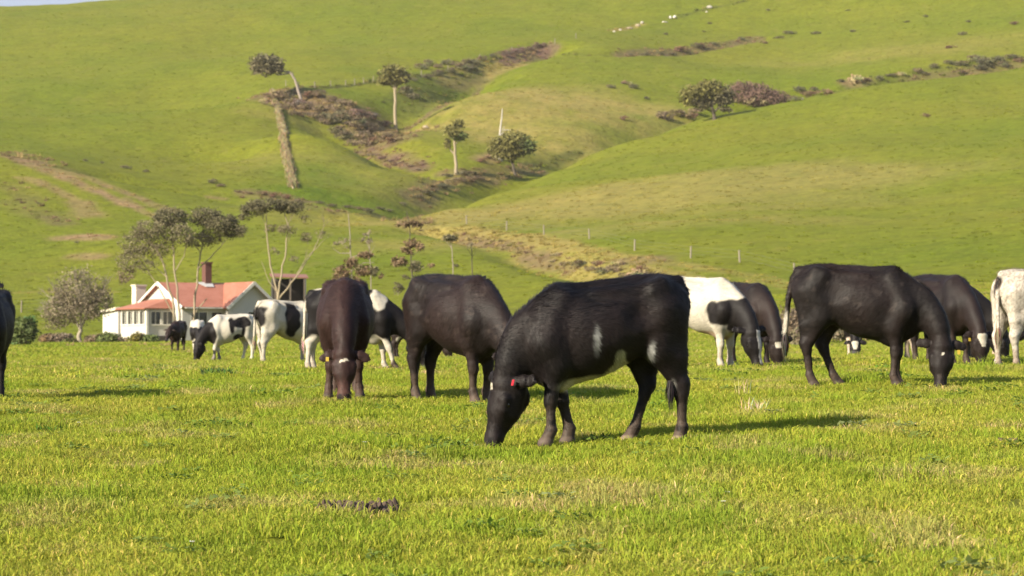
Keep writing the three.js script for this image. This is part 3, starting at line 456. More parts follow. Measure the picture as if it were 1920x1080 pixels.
// ---- the herd, nearest first; yaw 0 looks to the right of the picture, -90 at the camera, 180 to the left
const graze = (x, y, z = 0, fwd = 0.2) => ({ poll: [x, y, z], muzzle: [fwd, -1, 0], brow: [1, fwd, 0] });
cow({ u: 1124, d: 20, yaw: 196, scale: 0.985, slope: 0.05, seed: 3, cell: 0.010, fine: 1, fur: 42000, ...graze(0.84, 0.53, 0.0, 0.27), neckMid: [0.70, 0.84, 0], brow: [1, 0, -0.22], ears: [[-0.05, -0.10], [-0.02, 0.0]],
  legs: { hl: [-0.13, 0.02], hr: [0.24, 0], fl: [0.04, 0.0], fr: [-0.22, 0] }, tail: [0.16, -0.13], tags: [[-1, tagRed, -0.03]],
  coat: coat(BLACK, [[0.12, 0.80, -0.31, 0.020, 0.075, 0.10, [0.26, 0.26, 0.24]], [0.22, 0.46, 0, 0.24, 0.075, 0.25, [0.46, 0.42, 0.28]], [-0.13, 0.55, -0.06, 0.10, 0.09, 0.25, [0.46, 0.42, 0.28]], [-0.10, 0.65, -0.25, 0.045, 0.06, 0.1, [0.42, 0.40, 0.26]], [-0.36, 0.70, -0.20, 0.018, 0.07, 0.07, [0.3, 0.3, 0.28]], [-0.56, 0.42, -0.17, 0.02, 0.04, 0.04, [0.4, 0.38, 0.34]]], { seed: 2, rust: 0.22, mud: 0.3, hoof: (x) => x < 0 ? [0.20, 0.145, 0.115] : [0.05, 0.038, 0.032], head: (h) => h[1] > -0.03 && h[0] > 0.04 && h[0] < 0.085 && Math.abs(h[2] - 0.02) < 0.022 ? [...WHITE, 0.9] : null }),
  label: 'large black cow with white belly, nearest the camera, grazing in profile' });
cow({ u: 647, d: 26.0, yaw: -87, scale: 0.92, seed: 7, cell: 0.012, fine: 1, fur: 36000, ...graze(0.98, 0.52, 0, 0.3), ear: [0.05, -0.02], depth: 0.02, legs: { fl: [0.0, -0.05], fr: [0.04, 0.06], hl: [-0.05, 0], hr: [0.1, 0] }, tags: [[1, tagYellow, 0.02]],
  coat: coat([0.034, 0.016, 0.0135], [], { seed: 4, rust: 0.55, mud: 0.2, head: (h) => h[1] > -0.05 && Math.abs(h[0] - 0.10 - 0.25 * h[2]) < 0.011 && h[2] > -0.035 && h[2] < 0.045 ? [...WHITE, 1] : h[0] > 0.24 ? [0.075, 0.035, 0.028, smooth(0.24, 0.32, h[0]) * 0.8] : null }),
  label: 'brown-black cow facing the camera with a small white forehead mark' });
cow({ u: 857, d: 25.2, yaw: -52, scale: 0.96, seed: 11, cell: 0.012, fine: 1, fur: 38000, ...graze(1.02, 0.50, 0.0, 0.3), depth: 0.015, legs: { fl: [-0.05, 0.02], fr: [0.0, -0.02], hl: [-0.1, 0], hr: [-0.03, 0] }, tags: [[1, tagYellow, 0.02]],
  coat: coat([0.0165, 0.0115, 0.011], [[-0.05, 0.46, 0, 0.3, 0.07, 0.22, [0.45, 0.38, 0.24]]], { seed: 9, rust: 0.35, mud: 0.35, speck: [0.27, 17, 0.5, [0.05, 0.036, 0.03]] }),
  label: 'black cow with pale belly, its head hidden behind the nearest cow' });
cow({ u: 1612, d: 26.9, yaw: -12, scale: 0.975, seed: 17, cell: 0.012, fine: 1, fur: 40000, poll: [0.90, 0.47, 0.20], muzzle: [-0.02, -1, 0.22], brow: [0.25, 0.2, 1], neckMid: [0.82, 0.84, 0.03], ear: [0.0, -0.03], legs: { fl: [-0.03, 0], fr: [-0.04, 0.02], hl: [0.28, 0], hr: [0.02, 0] }, tail: [-0.10, 0.02], switch: [0.05, 0.04, 0.03], tags: [[-1, tagYellow, 0.02]],
  coat: coat([0.0135, 0.0100, 0.0095], [[-0.79, 0.68, 0, 0.055, 0.16, 0.08]], { seed: 13, rust: 0.25, mud: 0.2, speck: [0.30, 15, 0.45, [0.05, 0.038, 0.032]], head: (h) => h[1] > -0.05 && Math.hypot(h[0] - 0.11, h[2] - 0.0) < 0.014 ? [...WHITE, 1] : null }),
  label: 'black cow with a white tail, head turned to the camera, right of centre' });
cow({ u: -26, d: 26.2, yaw: -84, scale: 0.88, seed: 19, cell: 0.014, fine: 1, fur: 20000, poll: [0.92, 1.36, -0.02], muzzle: [0.75, -0.6, 0], brow: [0.6, 0.75, 0], neckMid: [0.75, 1.05, 0], ear: [0.02, -0.02], depth: 0.03,
  coat: coat([0.0125, 0.0105, 0.011], [], { seed: 15 }), label: 'black cow cut off by the left edge, head raised' });
cow({ u: 1312, d: 37.0, yaw: -36, scale: 1.02, seed: 23, fur: 14000, cell: 0.016, ...graze(0.98, 0.55, 0.12, 0.25), brow: [0.9, 0.2, 0.3], ears: [[-0.02, 0], [-0.06, -0.1]], legs: { fl: [0.02, 0], fr: [0.0, 0], hl: [-0.05, 0], hr: [-0.05, 0] },
  coat: coat(WHITE, [[1.0, 0.54, 0.1, 0.50, 0.48, 0.5, BLACK], [0.58, 0.76, 0.22, 0.26, 0.20, 0.25, BLACK], [0.60, 0.47, 0.12, 0.16, 0.07, 0.14, WHITE], [0.2, 0.45, 0, 0.25, 0.08, 0.25, [0.35, 0.25, 0.17]]], { seed: 21, mud: 0.6, head: (h) => h[1] > -0.07 && h[0] > 0.02 && h[0] < 0.40 && Math.abs(h[2] + 0.02) < 0.035 - 0.03 * h[0] ? [0.45, 0.42, 0.38, 1] : [...BLACK, 1] }),
  label: 'white cow with black head and neck grazing right behind the nearest cow' });
cow({ u: 1398, d: 41.0, yaw: -62, scale: 1.03, seed: 29, fur: 14000, cell: 0.017, poll: [1.0, 0.44, 0.06], muzzle: [0.15, -1, 0.0], brow: [1, 0.1, 0.25], ear: [0.0, -0.03], tags: [[-1, tagYellow, 0.05]],
  coat: coat([0.0165, 0.0115, 0.0105], [], { seed: 25, rust: 0.4, head: (h) => h[1] > -0.05 && h[0] > 0.06 && h[0] < 0.13 && Math.abs(h[2]) < 0.055 - 0.3 * Math.abs(h[0] - 0.08) ? [...WHITE, 1] : null }),
  label: 'black cow with white forehead patch and yellow tag beside the white cow' });
cow({ u: 1768, d: 36.5, yaw: -66, scale: 0.99, seed: 31, fur: 14000, cell: 0.016, poll: [1.02, 0.47, 0.02], muzzle: [0.2, -1, 0.05], brow: [1, 0.2, 0.15], ear: [0.03, -0.02], tags: [[1, tagYellow, 0.03]],
  coat: coat([0.0150, 0.0105, 0.0100], [[0.1, 0.5, -0.2, 0.1, 0.1, 0.1, [0.1, 0.08, 0.06]]], { seed: 27, rust: 0.35, mud: 0.2, head: (h) => h[1] > -0.06 && h[0] > 0.03 && h[0] < 0.17 && Math.abs(h[2]) < 0.065 - 0.38 * Math.max(0, h[0] - 0.06) ? [...WHITE, 1] : null }),
  label: 'black cow with large white forehead blaze grazing near the right edge' });
cow({ u: 1770, d: 44, yaw: -20, scale: 1.06, seed: 33, cell: 0.02, ...graze(1.0, 0.5, 0, 0.2), legs: { hl: [-0.1, 0], hr: [0.1, 0] },
  coat: coat(BLACK, [[-0.55, 1.26, 0, 0.2, 0.05, 0.2], [-0.5, 0.3, 0, 0.2, 0.25, 0.3, [0.3, 0.24, 0.18]]], { seed: 35 }), label: 'black cow with white along its rump, mostly hidden at the right' });
cow({ u: 1948, d: 34.3, yaw: 33, scale: 1.03, seed: 37, cell: 0.015, fine: 1, fur: 14000, ...graze(1.0, 0.5, 0, 0.2), legs: { hl: [-0.1, 0.02], hr: [0.05, -0.02] }, tail: [-0.05, 0.04], switch: [0.22, 0.15, 0.10],
  coat: coat([0.47, 0.42, 0.35], [[-0.76, 1.1, 0.0, 0.1, 0.09, 0.06, BLACK], [-0.66, 0.98, -0.02, 0.1, 0.18, 0.065, [0.035, 0.02, 0.02]], [-0.15, 0.9, 0.3, 0.14, 0.2, 0.2, [0.12, 0.11, 0.10]], [0.25, 0.8, 0.3, 0.12, 0.2, 0.2, [0.10, 0.09, 0.08]]], { seed: 39, mud: 0.8, speck: [0.05, 40, 0.45] }),
  label: 'muddy white speckled cow cut off by the right edge, seen from behind' });
cow({ u: 660, d: 40.0, yaw: 2, scale: 0.98, seed: 41, fur: 14000, cell: 0.017, ...graze(1.14, 0.53, 0.0, 0.3), legs: { hl: [-0.1, 0], hr: [-0.18, 0], fl: [0.12, 0], fr: [0.30, 0] }, tail: [-0.05, 0.02], switch: [0.4, 0.32, 0.22],
  coat: coat(BLACK, [[0.42, 1.16, 0, 0.13, 0.22, 0.3], [-0.45, 1.27, 0, 0.2, 0.04, 0.1], [0.45, 0.3, 0, 0.25, 0.29, 0.35], [-0.6, 0.28, 0, 0.25, 0.32, 0.35], [-0.78, 0.72, 0, 0.07, 0.35, 0.1]], { seed: 43, mud: 0.5, head: () => [...BLACK, 1] }),
  label: 'black and white cow partly hidden behind the brown-black cow, grazing right' });
cow({ u: 538, d: 53, yaw: 38, scale: 1.03, seed: 47, fur: 14000, cell: 0.019, ...graze(1.05, 0.55, 0.1, 0.2), legs: { hl: [0.05, 0], hr: [-0.1, 0], fl: [0.05, 0], fr: [0.1, 0] }, tail: [-0.04, -0.05], switch: [0.35, 0.27, 0.18],
  coat: coat([0.48, 0.435, 0.355], [[-0.70, 0.98, 0.10, 0.16, 0.17, 0.10, BLACK], [-0.70, 1.0, -0.14, 0.16, 0.16, 0.08, BLACK], [-0.03, 0.92, 0.25, 0.15, 0.40, 0.4, BLACK], [1.1, 0.6, 0, 0.4, 0.4, 0.4, BLACK]], { seed: 49, mud: 0.5 }),
  label: 'white cow with black side patch and black thighs, seen from behind' });
cow({ u: 432, d: 69, yaw: -155, scale: 0.98, seed: 53, cell: 0.022, ...graze(1.02, 0.5, -0.05, 0.2), legs: { fl: [0.12, 0], fr: [-0.15, 0], hl: [-0.05, 0], hr: [0.15, 0] },
  coat: coat(WHITE, [[0.75, 0.72, -0.05, 0.36, 0.36, 0.4, BLACK], [1.0, 0.3, 0, 0.4, 0.45, 0.4, BLACK], [0.05, 0.98, -0.3, 0.10, 0.26, 0.35, BLACK], [-0.2, 1.02, -0.3, 0.3, 0.16, 0.35, BLACK], [-0.15, 0.62, -0.3, 0.16, 0.13, 0.3, BLACK], [-0.3, 0.85, -0.3, 0.07, 0.2, 0.3, BLACK], [0.3, 0.12, 0, 0.5, 0.18, 0.5, [0.2, 0.17, 0.15]]], { seed: 55, head: () => [...BLACK, 1] }),
  label: 'black and white patched cow grazing to the left in front of the house' });
cow({ u: 371, d: 92, yaw: -82, scale: 1.0, seed: 59, cell: 0.026, ...graze(1.0, 0.5, -0.05, 0.2),
  coat: coat(WHITE, [[0.3, 0.78, 0, 0.7, 0.22, 0.6, BLACK], [1.0, 0.4, 0, 0.4, 0.4, 0.4, BLACK]], { seed: 61 }), label: 'white-backed cow with black flanks behind the patched cow by the house' });
cow({ u: 333, d: 104, yaw: -98, scale: 1.0, seed: 67, cell: 0.028, poll: [0.95, 0.95, 0.1], muzzle: [0.6, -0.75, 0.1], brow: [0.8, 0.55, 0.1],
  coat: coat([0.022, 0.0125, 0.011], [], { seed: 63, rust: 0.5 }), label: 'small dark cow standing in front of the house porch, facing the camera' });
cow({ u: 778, d: 72, yaw: -14, scale: 1.02, seed: 71, cell: 0.022, ...graze(1.02, 0.5, 0, 0.2),
  coat: coat([0.025, 0.016, 0.013], [[-0.42, 1.02, 0.2, 0.10, 0.10, 0.3], [-0.35, 0.55, 0.2, 0.14, 0.10, 0.3]], { seed: 73 }), label: 'dark cow with white side spots, glimpsed behind two black cows' });
cow({ u: 1601, d: 60, yaw: -97, scale: 1.0, seed: 79, cell: 0.020, poll: [1.0, 0.42, -0.02], muzzle: [0.2, -1, 0], brow: [1, 0.2, 0], ear: [0.02, -0.02], legs: { fl: [0.1, 0.1], fr: [0, 0] },
  coat: coat(BLACK, [[0.4, 0.25, 0, 0.4, 0.24, 0.4, [0.55, 0.45, 0.36]]], { seed: 81, mud: 0.3, head: (h) => h[1] > -0.06 && h[0] > 0.02 && h[0] < 0.16 && Math.abs(h[2]) < 0.07 - 0.3 * Math.max(0, h[0] - 0.04) ? [...WHITE, 1] : h[0] > 0.2 ? [0.06, 0.055, 0.06, 0.8] : [...BLACK, 1] }), label: 'black cow with white blaze and pale legs seen beneath the white-tailed cow' });
cow({ u: 1842, d: 63, yaw: -75, scale: 0.98, seed: 83, cell: 0.022, ...graze(0.95, 0.5, 0, 0.2),
  coat: coat([0.012, 0.010, 0.012], [[0.5, 0.12, 0, 0.3, 0.16, 0.4, [0.4, 0.3, 0.22]]], { seed: 85 }), label: 'distant black cow between the blazed cow and the speckled cow' });
cow({ u: 1915, d: 104, yaw: 195, scale: 0.72, seed: 89, cell: 0.028, ...graze(0.95, 0.6, 0, 0.2),
  coat: coat([0.014, 0.010, 0.010], [], { seed: 87 }), label: 'small far black calf seen beneath the speckled cow' });

// ---------------------------------------------------------------- farmhouse below the hill
const paintWhite = std(0.50, 0.475, 0.43, 0.8), trimWhite = std(0.66, 0.62, 0.54, 0.7), woodDark = std(0.045, 0.038, 0.034, 0.9), brick = std(0.11, 0.048, 0.036, 0.95), creamRender = std(0.62, 0.55, 0.43, 0.9), sheetIron = std(0.46, 0.45, 0.43, 0.6);
const stemWood = std(0.12, 0.095, 0.07, 0.95);
const glassDark = new THREE.MeshPhysicalMaterial({ roughness: 0.08, metalness: 0 }); glassDark.color.setRGB(0.035, 0.038, 0.034);
const rustTex = noiseTexture(256, (u, v) => { const n = tileNoise(u, v, 9, 1) * 0.5 + tileNoise(u, v, 33, 2) * 0.3 + tileNoise(u, v, 90, 3) * 0.2, k = clamp(n * 1.5 - 0.25); return [0.66 + 0.2 * k, 0.62 + 0.30 * k, 0.55 + 0.4 * k]; }, 6);
const roofRed = new THREE.MeshStandardMaterial({ map: rustTex, roughness: 0.8, side: THREE.DoubleSide }); roofRed.color.setRGB(0.44, 0.165, 0.105);
const boardTex = noiseTexture(64, (u, v) => { const f = (v * 8) % 1, n = 0.9 + 0.1 * f + (f < 0.12 ? -0.25 : 0); return [n, n, n]; }, 1.2);
for (const m of [paintWhite]) { m.bumpMap = boardTex; m.bumpScale = 0.03; }
function panel(outline, holes, thick) {                          // a wall in the x-y plane, its back at z = 0, openings cut through
  const s = new THREE.Shape(outline.map(([x, y]) => new THREE.Vector2(x, y))); for (const [x, y, w, h] of holes) { const p = new THREE.Path(); p.moveTo(x, y); p.lineTo(x, y + h); p.lineTo(x + w, y + h); p.lineTo(x + w, y); p.closePath(); s.holes.push(p); }
  return new THREE.ExtrudeGeometry(s, { depth: thick, bevelEnabled: false });
}
function slab(pts, thick) {                                      // a sloping roof sheet through four corners
  const [a, b, c, d] = pts.map(V), n = new THREE.Vector3().crossVectors(b.clone().sub(a), d.clone().sub(a)).normalize(); if (n.y < 0) n.negate(); const P = [], U = [], I = [], L = b.distanceTo(a), W = d.distanceTo(a);
  const up = [a, b, c, d].map((q) => q.clone()), dn = up.map((q) => q.clone().addScaledVector(n, -thick)); const face = (q, uv) => { const k = P.length / 3; q.forEach((v, i) => { P.push(v.x, v.y, v.z); U.push(...uv[i]); }); I.push(k, k + 1, k + 2, k, k + 2, k + 3); };
  const uv = [[0, 0], [L, 0], [L, W], [0, W]]; face(up, uv); face(dn.slice().reverse(), uv.slice().reverse()); for (let i = 0; i < 4; i++) { const j = (i + 1) % 4; face([up[i], dn[i], dn[j], up[j]], [[0, 0], [0, 0.1], [1, 0.1], [1, 0]]); }
  const g = new THREE.BufferGeometry(); g.setAttribute('position', new THREE.Float32BufferAttribute(P, 3)); g.setAttribute('uv', new THREE.Float32BufferAttribute(U, 2)); g.setIndex(I); const f = g.toNonIndexed(); f.computeVertexNormals(); return f;
}
function bx(w, h, d, x, y, z) { const g = new THREE.BoxGeometry(w, h, d); g.translate(x, y, z); return g; }
function windowAt(parent, x, y, w, h, turn, place, panes = 2) { // frame round an opening; x, y in the wall's own plane
  const g = new THREE.Group(); g.name = 'window'; parent.add(g); g.position.set(...place); g.rotation.y = turn; const t = 0.10;
  part('frame', mergeGeometries([bx(w + 0.2, t, 0.14, x + w / 2, y + h + t / 2, 0.12), bx(w + 0.28, t, 0.2, x + w / 2, y - t / 2, 0.14), bx(t, h, 0.14, x - t / 2, y + h / 2, 0.12), bx(t, h, 0.14, x + w + t / 2, y + h / 2, 0.12), ...Array.from({ length: panes - 1 }, (_, i) => bx(0.06, h, 0.08, x + w * (i + 1) / panes, y + h / 2, 0.07))]), trimWhite, g);
  for (let i = 0; i < panes; i++) part('pane', bx(w / panes - 0.05, h, 0.02, x + w * (i + 0.5) / panes, y + h / 2, 0.04), glassDark, g);
}
{
  const at = onGround(345, 230), yaw = 33 * Math.PI / 180, hs = thing('farmhouse', 'white weatherboard farmhouse with red roof below the hill', 'house', [at.x, at.y - 0.1, at.z], yaw);
  const EA = 3.4, RI = 5.45, Wd = 9.1, LW = 8.5, x0 = 3.9, zf = 1.0, xm = (x0 + LW) / 2, E2 = 3.45;
  // front wall, set back beneath the main roof, in shade
  const fw = part('wall', panel([[0, 0], [x0, 0], [x0, EA], [0, EA]], [[0.75, 1.0, 1.5, 1.7], [2.75, 0.35, 1.0, 2.35]], 0.18), paintWhite, hs); fw.position.set(0, 0, -0.18); fw.userData.label = 'white front wall under the eaves';
  windowAt(hs, 0.75, 1.0, 1.5, 1.7, 0, [0, 0, -0.18], 2);
  const dr = part('door', bx(0.94, 2.3, 0.06, 3.25, 1.53, -0.12), woodDark, hs); part('handle', new THREE.SphereGeometry(0.05, 8, 6).translate(2.9, 1.45, -0.06), sheetIron, dr);
  // left gable end, sunlit
  const lw = part('wall', panel([[0, 0], [Wd, 0], [Wd, EA], [Wd / 2, RI - 0.12], [0, EA]], [], 0.18), paintWhite, hs); lw.rotation.y = -Math.PI / 2; lw.position.set(0.0, 0, -Wd);
  const rw = part('wall', panel([[0, 0], [Wd, 0], [Wd, EA], [Wd / 2, RI - 0.12], [0, EA]], [], 0.18), paintWhite, hs); rw.rotation.y = -Math.PI / 2; rw.position.set(LW, 0, -Wd);
  part('wall', bx(LW - 0.4, EA, 0.18, LW / 2, EA / 2, -Wd + 0.12), paintWhite, hs);
  // right wing with its gable to the front
  const wg = part('wall', panel([[x0, 0], [LW, 0], [LW, E2], [xm, RI - 0.16], [x0, E2]], [[xm - 0.35, 1.35, 0.75, 1.4]], 0.18), paintWhite, hs); wg.position.set(0, 0, zf - 0.18); wg.userData.label = 'plain gable wall of the right wing'; windowAt(hs, xm - 0.35, 1.35, 0.75, 1.4, 0, [0, 0, zf - 0.18], 1);
  part('wall', bx(0.16, E2 - 0.02, zf + 0.1, x0 + 0.09, E2 / 2, zf / 2 - 0.2), paintWhite, hs); part('wall', bx(0.16, E2 - 0.02, 4, LW - 0.09, E2 / 2, zf - 2.2), paintWhite, hs);
  // roofs
  const roof = part('roof', slab([[-0.45, RI, -Wd / 2], [LW + 0.35, RI, -Wd / 2], [LW + 0.35, EA - 0.22, 0.5], [-0.45, EA - 0.22, 0.5]], 0.12), roofRed, hs);
  part('roof', slab([[-0.45, RI, -Wd / 2], [LW + 0.35, RI, -Wd / 2], [LW + 0.35, EA - 0.22, -Wd - 0.5], [-0.45, EA - 0.22, -Wd - 0.5]], 0.12), roofRed, hs);
  const dz = zf + 0.45, pr = (RI - E2) / (LW - xm), ov = 0.4;
  part('roof', slab([[xm, RI + 0.02, dz], [x0 - ov, E2 - pr * ov, dz], [x0 - ov, E2 - pr * ov, -0.6], [xm, RI + 0.02, -Wd / 2 + 0.1]], 0.12), roofRed, hs); part('roof', slab([[xm, RI + 0.02, dz], [LW + ov, E2 - pr * ov, dz], [LW + ov, E2 - pr * ov, -0.6], [xm, RI + 0.02, -Wd / 2 + 0.1]], 0.12), roofRed, hs);
  part('roof_patch', slab([[3.3, RI - 0.0, -Wd / 2 + 0.15], [4.9, RI - 0.0, -Wd / 2 + 0.15], [4.7, RI - 0.42, -Wd / 2 + 1.05], [3.9, RI - 0.42, -Wd / 2 + 1.05]], 0.03), sheetIron, hs).position.set(0, 0.05, 0);
  // bargeboards
  const barge = (a, b, w, m) => { const A = V(a), B = V(b), L = A.distanceTo(B), g = new THREE.BoxGeometry(L, w, 0.08), o = part('bargeboard', g, m, hs); o.position.copy(A.clone().add(B).multiplyScalar(0.5)); o.quaternion.setFromUnitVectors(new THREE.Vector3(1, 0, 0), B.clone().sub(A).normalize()); return o; };
  barge([-0.5, RI - 0.08, -Wd / 2], [-0.5, EA - 0.32, 0.52], 0.34, trimWhite); barge([-0.5, RI - 0.08, -Wd / 2], [-0.5, EA - 0.32, -Wd - 0.52], 0.34, trimWhite);
  barge([xm, RI - 0.1, dz + 0.05], [x0 - ov, E2 - pr * ov - 0.1, dz + 0.05], 0.26, trimWhite); barge([xm, RI - 0.1, dz + 0.05], [LW + ov, E2 - pr * ov - 0.1, dz + 0.05], 0.26, paintWhite);
  part('gutter', bx(x0 - 0.2, 0.12, 0.12, x0 / 2 - 0.25, EA - 0.30, 0.58), trimWhite, hs);
  // enclosed porch on the sunlit end
  const z1 = -1.75, z2 = -7.2, xp = -2.8, PH = 3.05;
  const pf = part('porch_wall', panel([[0, 0], [z1 - z2, 0], [z1 - z2, PH], [0, PH]], [[0.35, 1.65, 1.0, 1.15], [1.6, 1.65, 1.0, 1.15], [2.85, 1.65, 1.0, 1.15], [4.1, 1.65, 1.0, 1.15]], 0.14), paintWhite, hs); pf.rotation.y = -Math.PI / 2; pf.position.set(xp + 0.14, 0, z2);
  for (const k of [0.35, 1.6, 2.85, 4.1]) windowAt(hs, k, 1.65, 1.0, 1.15, -Math.PI / 2, [xp + 0.14, 0, z2], 2);
  const ps = part('porch_wall', panel([[xp + 0.16, 0], [-0.05, 0], [-0.05, PH], [xp + 0.16, PH]], [[-2.35, 1.65, 0.9, 1.1], [-1.2, 1.65, 0.9, 1.1]], 0.14), paintWhite, hs); ps.position.set(0, 0, z1 - 0.16); for (const k of [-2.35, -1.2]) windowAt(hs, k, 1.65, 0.9, 1.1, 0, [0, 0, z1 - 0.16], 2);
  part('porch_wall', bx(-xp - 0.2, PH, 0.14, xp / 2, PH / 2, z2 + 0.08), paintWhite, hs); part('vent', bx(1.0, 0.4, 0.06, -1.3, 0.42, z1 + 0.02), woodDark, hs);
  part('porch_roof', slab([[-0.02, PH + 0.95, z1 - 0.9], [-0.02, PH + 0.95, z2 + 0.9], [xp - 0.4, PH + 0.02, z2 - 0.4], [xp - 0.4, PH + 0.02, z1 + 0.4]], 0.1), roofRed, hs); part('porch_roof', slab([[-0.02, PH + 0.95, z1 - 0.9], [-0.02, PH + 0.93, z1 - 0.88], [-0.02, PH + 0.02, z1 + 0.4], [xp - 0.4, PH + 0.02, z1 + 0.4]], 0.1), roofRed, hs);
  part('corner_post', bx(0.22, PH, 0.22, xp + 0.02, PH / 2 - 0.02, z1 + 0.02), trimWhite, hs);
  for (const z of [-0.3, -0.9, -1.5]) part('porch_step', bx(0.9, 0.18 * (3 + z / 0.6), 0.5, xp - 0.5, 0.09 * (3 + z / 0.6), z1 - 3 + z), creamRender, hs);
  // chimneys and the low wing at the back
  const c1 = part('chimney', bx(0.62, 2.2, 0.75, 4.45, 6.1, -Wd / 2 + 0.05), brick, hs); part('chimney_cap', bx(0.78, 0.16, 0.9, 4.45, 7.25, -Wd / 2 + 0.05), brick, c1);
  const c2 = part('chimney', bx(1.0, 5.2, 0.9, 0.2, 2.6, -Wd - 0.75), creamRender, hs); part('chimney_cap', bx(1.15, 0.14, 1.05, 0.2, 5.25, -Wd - 0.75), creamRender, c2);
  part('back_wing', bx(3.6, 2.9, 3.4, 0.2, 1.45, -Wd - 3.0), paintWhite, hs); part('back_roof', slab([[-1.9, 3.25, -Wd - 1.2], [2.3, 3.55, -Wd - 1.2], [2.3, 3.15, -Wd - 5.0], [-1.9, 2.95, -Wd - 5.0]], 0.25), creamRender, hs);
  part('foundation', bx(LW - 0.2, 0.35, 0.2, LW / 2, 0.15, -0.22), woodDark, hs);
  // open shed beyond the wing
  const sa = onGround(541, 241), sh = thing('shed', 'low open shed with a rusty roof right of the farmhouse', 'shed', [sa.x, sa.y - 0.05, sa.z], 8 * Math.PI / 180);
  part('roof', slab([[-1.7, 4.15, 1.3], [1.75, 4.05, 1.3], [1.75, 4.4, -1.4], [-1.7, 4.5, -1.4]], 0.1), std(0.23, 0.105, 0.075, 0.9), sh); part('wall', bx(3.0, 4.0, 0.12, 0, 2.0, -1.2), woodDark, sh); part('wall', bx(0.12, 3.95, 2.3, -1.5, 1.98, 0), woodDark, sh); part('wall', bx(0.12, 3.95, 2.3, 1.5, 1.98, 0), paintWhite, sh);
  for (const x of [-1.3, 0.1, 1.4]) part('post', bx(0.14, 4.0, 0.14, x, 2.0, 1.15), stemWood, sh);
}

// ---------------------------------------------------------------- trees, bushes, hedges
const barkPale = std(0.30, 0.24, 0.155, 0.9), barkGrey = std(0.27, 0.22, 0.18, 0.95), barkDark = std(0.085, 0.068, 0.05, 0.95), barkDead = std(0.44, 0.40, 0.34, 0.9);
const leafMat = new THREE.MeshPhysicalMaterial({ vertexColors: true, roughness: 0.9, side: THREE.DoubleSide, transmission: 0.25, thickness: 0, specularIntensity: 0.3 });
const FOL = { gum: [0.215, 0.185, 0.105], gumDark: [0.160, 0.142, 0.078], olive: [0.185, 0.170, 0.052], brown: [0.220, 0.150, 0.085], rust: [0.190, 0.118, 0.092], twig: [0.25, 0.205, 0.135], green: [0.125, 0.155, 0.050], bright: [0.13, 0.20, 0.040], scrub: [0.225, 0.168, 0.112], straw: [0.36, 0.29, 0.155] };
// clumps: [cx, cy, cz, rx, ry, rz, colour, leaves, leaf size]; leaves gather in small sprays inside each clump
function crownGeo(clumps, seed, stretch = 1) {
  const r = rng(seed), mb = new MB();
  for (const [cx, cy, cz, rx, ry, rz, col, n, ls] of clumps) {
    const per = 16, sprays = Math.max(3, Math.round(n / per));
    for (let s = 0; s < sprays; s++) {
      let x, y, z; do { x = r() * 2 - 1; y = r() * 2 - 1; z = r() * 2 - 1; } while (x * x + y * y + z * z > 1); const q = Math.pow(Math.hypot(x, y, z), -0.45), sx = cx + x * q * rx * 0.95, sy = cy + y * q * ry * 0.95, sz = cz + z * q * rz * 0.95, sr = Math.min(rx, ry, rz) * (0.22 + 0.5 * r() * r()) + ls * 1.3, b = 0.7 + 0.6 * r();
      const oN = new THREE.Vector3(x / rx, y / ry, z / rz).normalize();
      for (let k = 0; k < per; k++) {
        const lx = sx + (r() + r() - 1) * sr * 1.2, ly = sy + (r() + r() - 1) * sr * 0.8, lz = sz + (r() + r() - 1) * sr * 1.2, A = new THREE.Vector3(r() - 0.5, (r() - 0.5) * stretch, r() - 0.5).normalize(), N = new THREE.Vector3(r() - 0.5, r() - 0.5, r() - 0.5).add(oN.clone().multiplyScalar(0.5)).normalize(), B = new THREE.Vector3().crossVectors(A, N).normalize(), l = ls * (0.6 + 0.8 * r()), w = l * 0.45, t = b * (0.8 + 0.4 * r());
        const nn = new THREE.Vector3().crossVectors(A, B); mb.leaf(lx, ly, lz, A.x * l, A.y * l, A.z * l, B.x * w, B.y * w, B.z * w, [nn.x, nn.y, nn.z], [col[0] * t, col[1] * t, col[2] * t]);
      }
    }
  }
  return mb.geo(true);
}
function bendPath(pts, seed, n = 4, wob = 0.06) { const r = rng(seed), out = []; for (let i = 0; i + 1 < pts.length; i++) for (let k = 0; k < n; k++) { const t = k / n, a = pts[i], b = pts[i + 1], L = Math.hypot(b[0] - a[0], b[1] - a[1], b[2] - a[2]); out.push([mix(a[0], b[0], t) + (r() - 0.5) * wob * L * (i + k ? 1 : 0), mix(a[1], b[1], t), mix(a[2], b[2], t) + (r() - 0.5) * wob * L]); } out.push(pts[pts.length - 1]); return out; }
function twigs(mb, from, dir, len, rad, depth, r, spread = 0.6, lift = 0.15) {   // fine bare branches
  const D = dir.clone().normalize(), end = from.clone().addScaledVector(D, len), mid = from.clone().lerp(end, 0.5).add(new THREE.Vector3(r() - 0.5, r() - 0.5, r() - 0.5).multiplyScalar(len * 0.12));
  mb.tube([from.toArray(), mid.toArray(), end.toArray()], [rad, rad * 0.8, rad * 0.6], depth > 2 ? 5 : 3);
  if (depth <= 0) return; const n = depth > 2 ? 3 : 3 + (r() > 0.5 ? 1 : 0);
  for (let k = 0; k < n; k++) { const t = 0.45 + 0.55 * (k + r()) / n, d = D.clone().add(new THREE.Vector3(r() - 0.5, r() - 0.5 + lift, r() - 0.5).multiplyScalar(spread * 2.0)).normalize(); twigs(mb, from.clone().lerp(end, Math.min(1, t)), d, len * (0.55 + 0.3 * r()), rad * 0.58, depth - 1, r, spread, lift); }
}
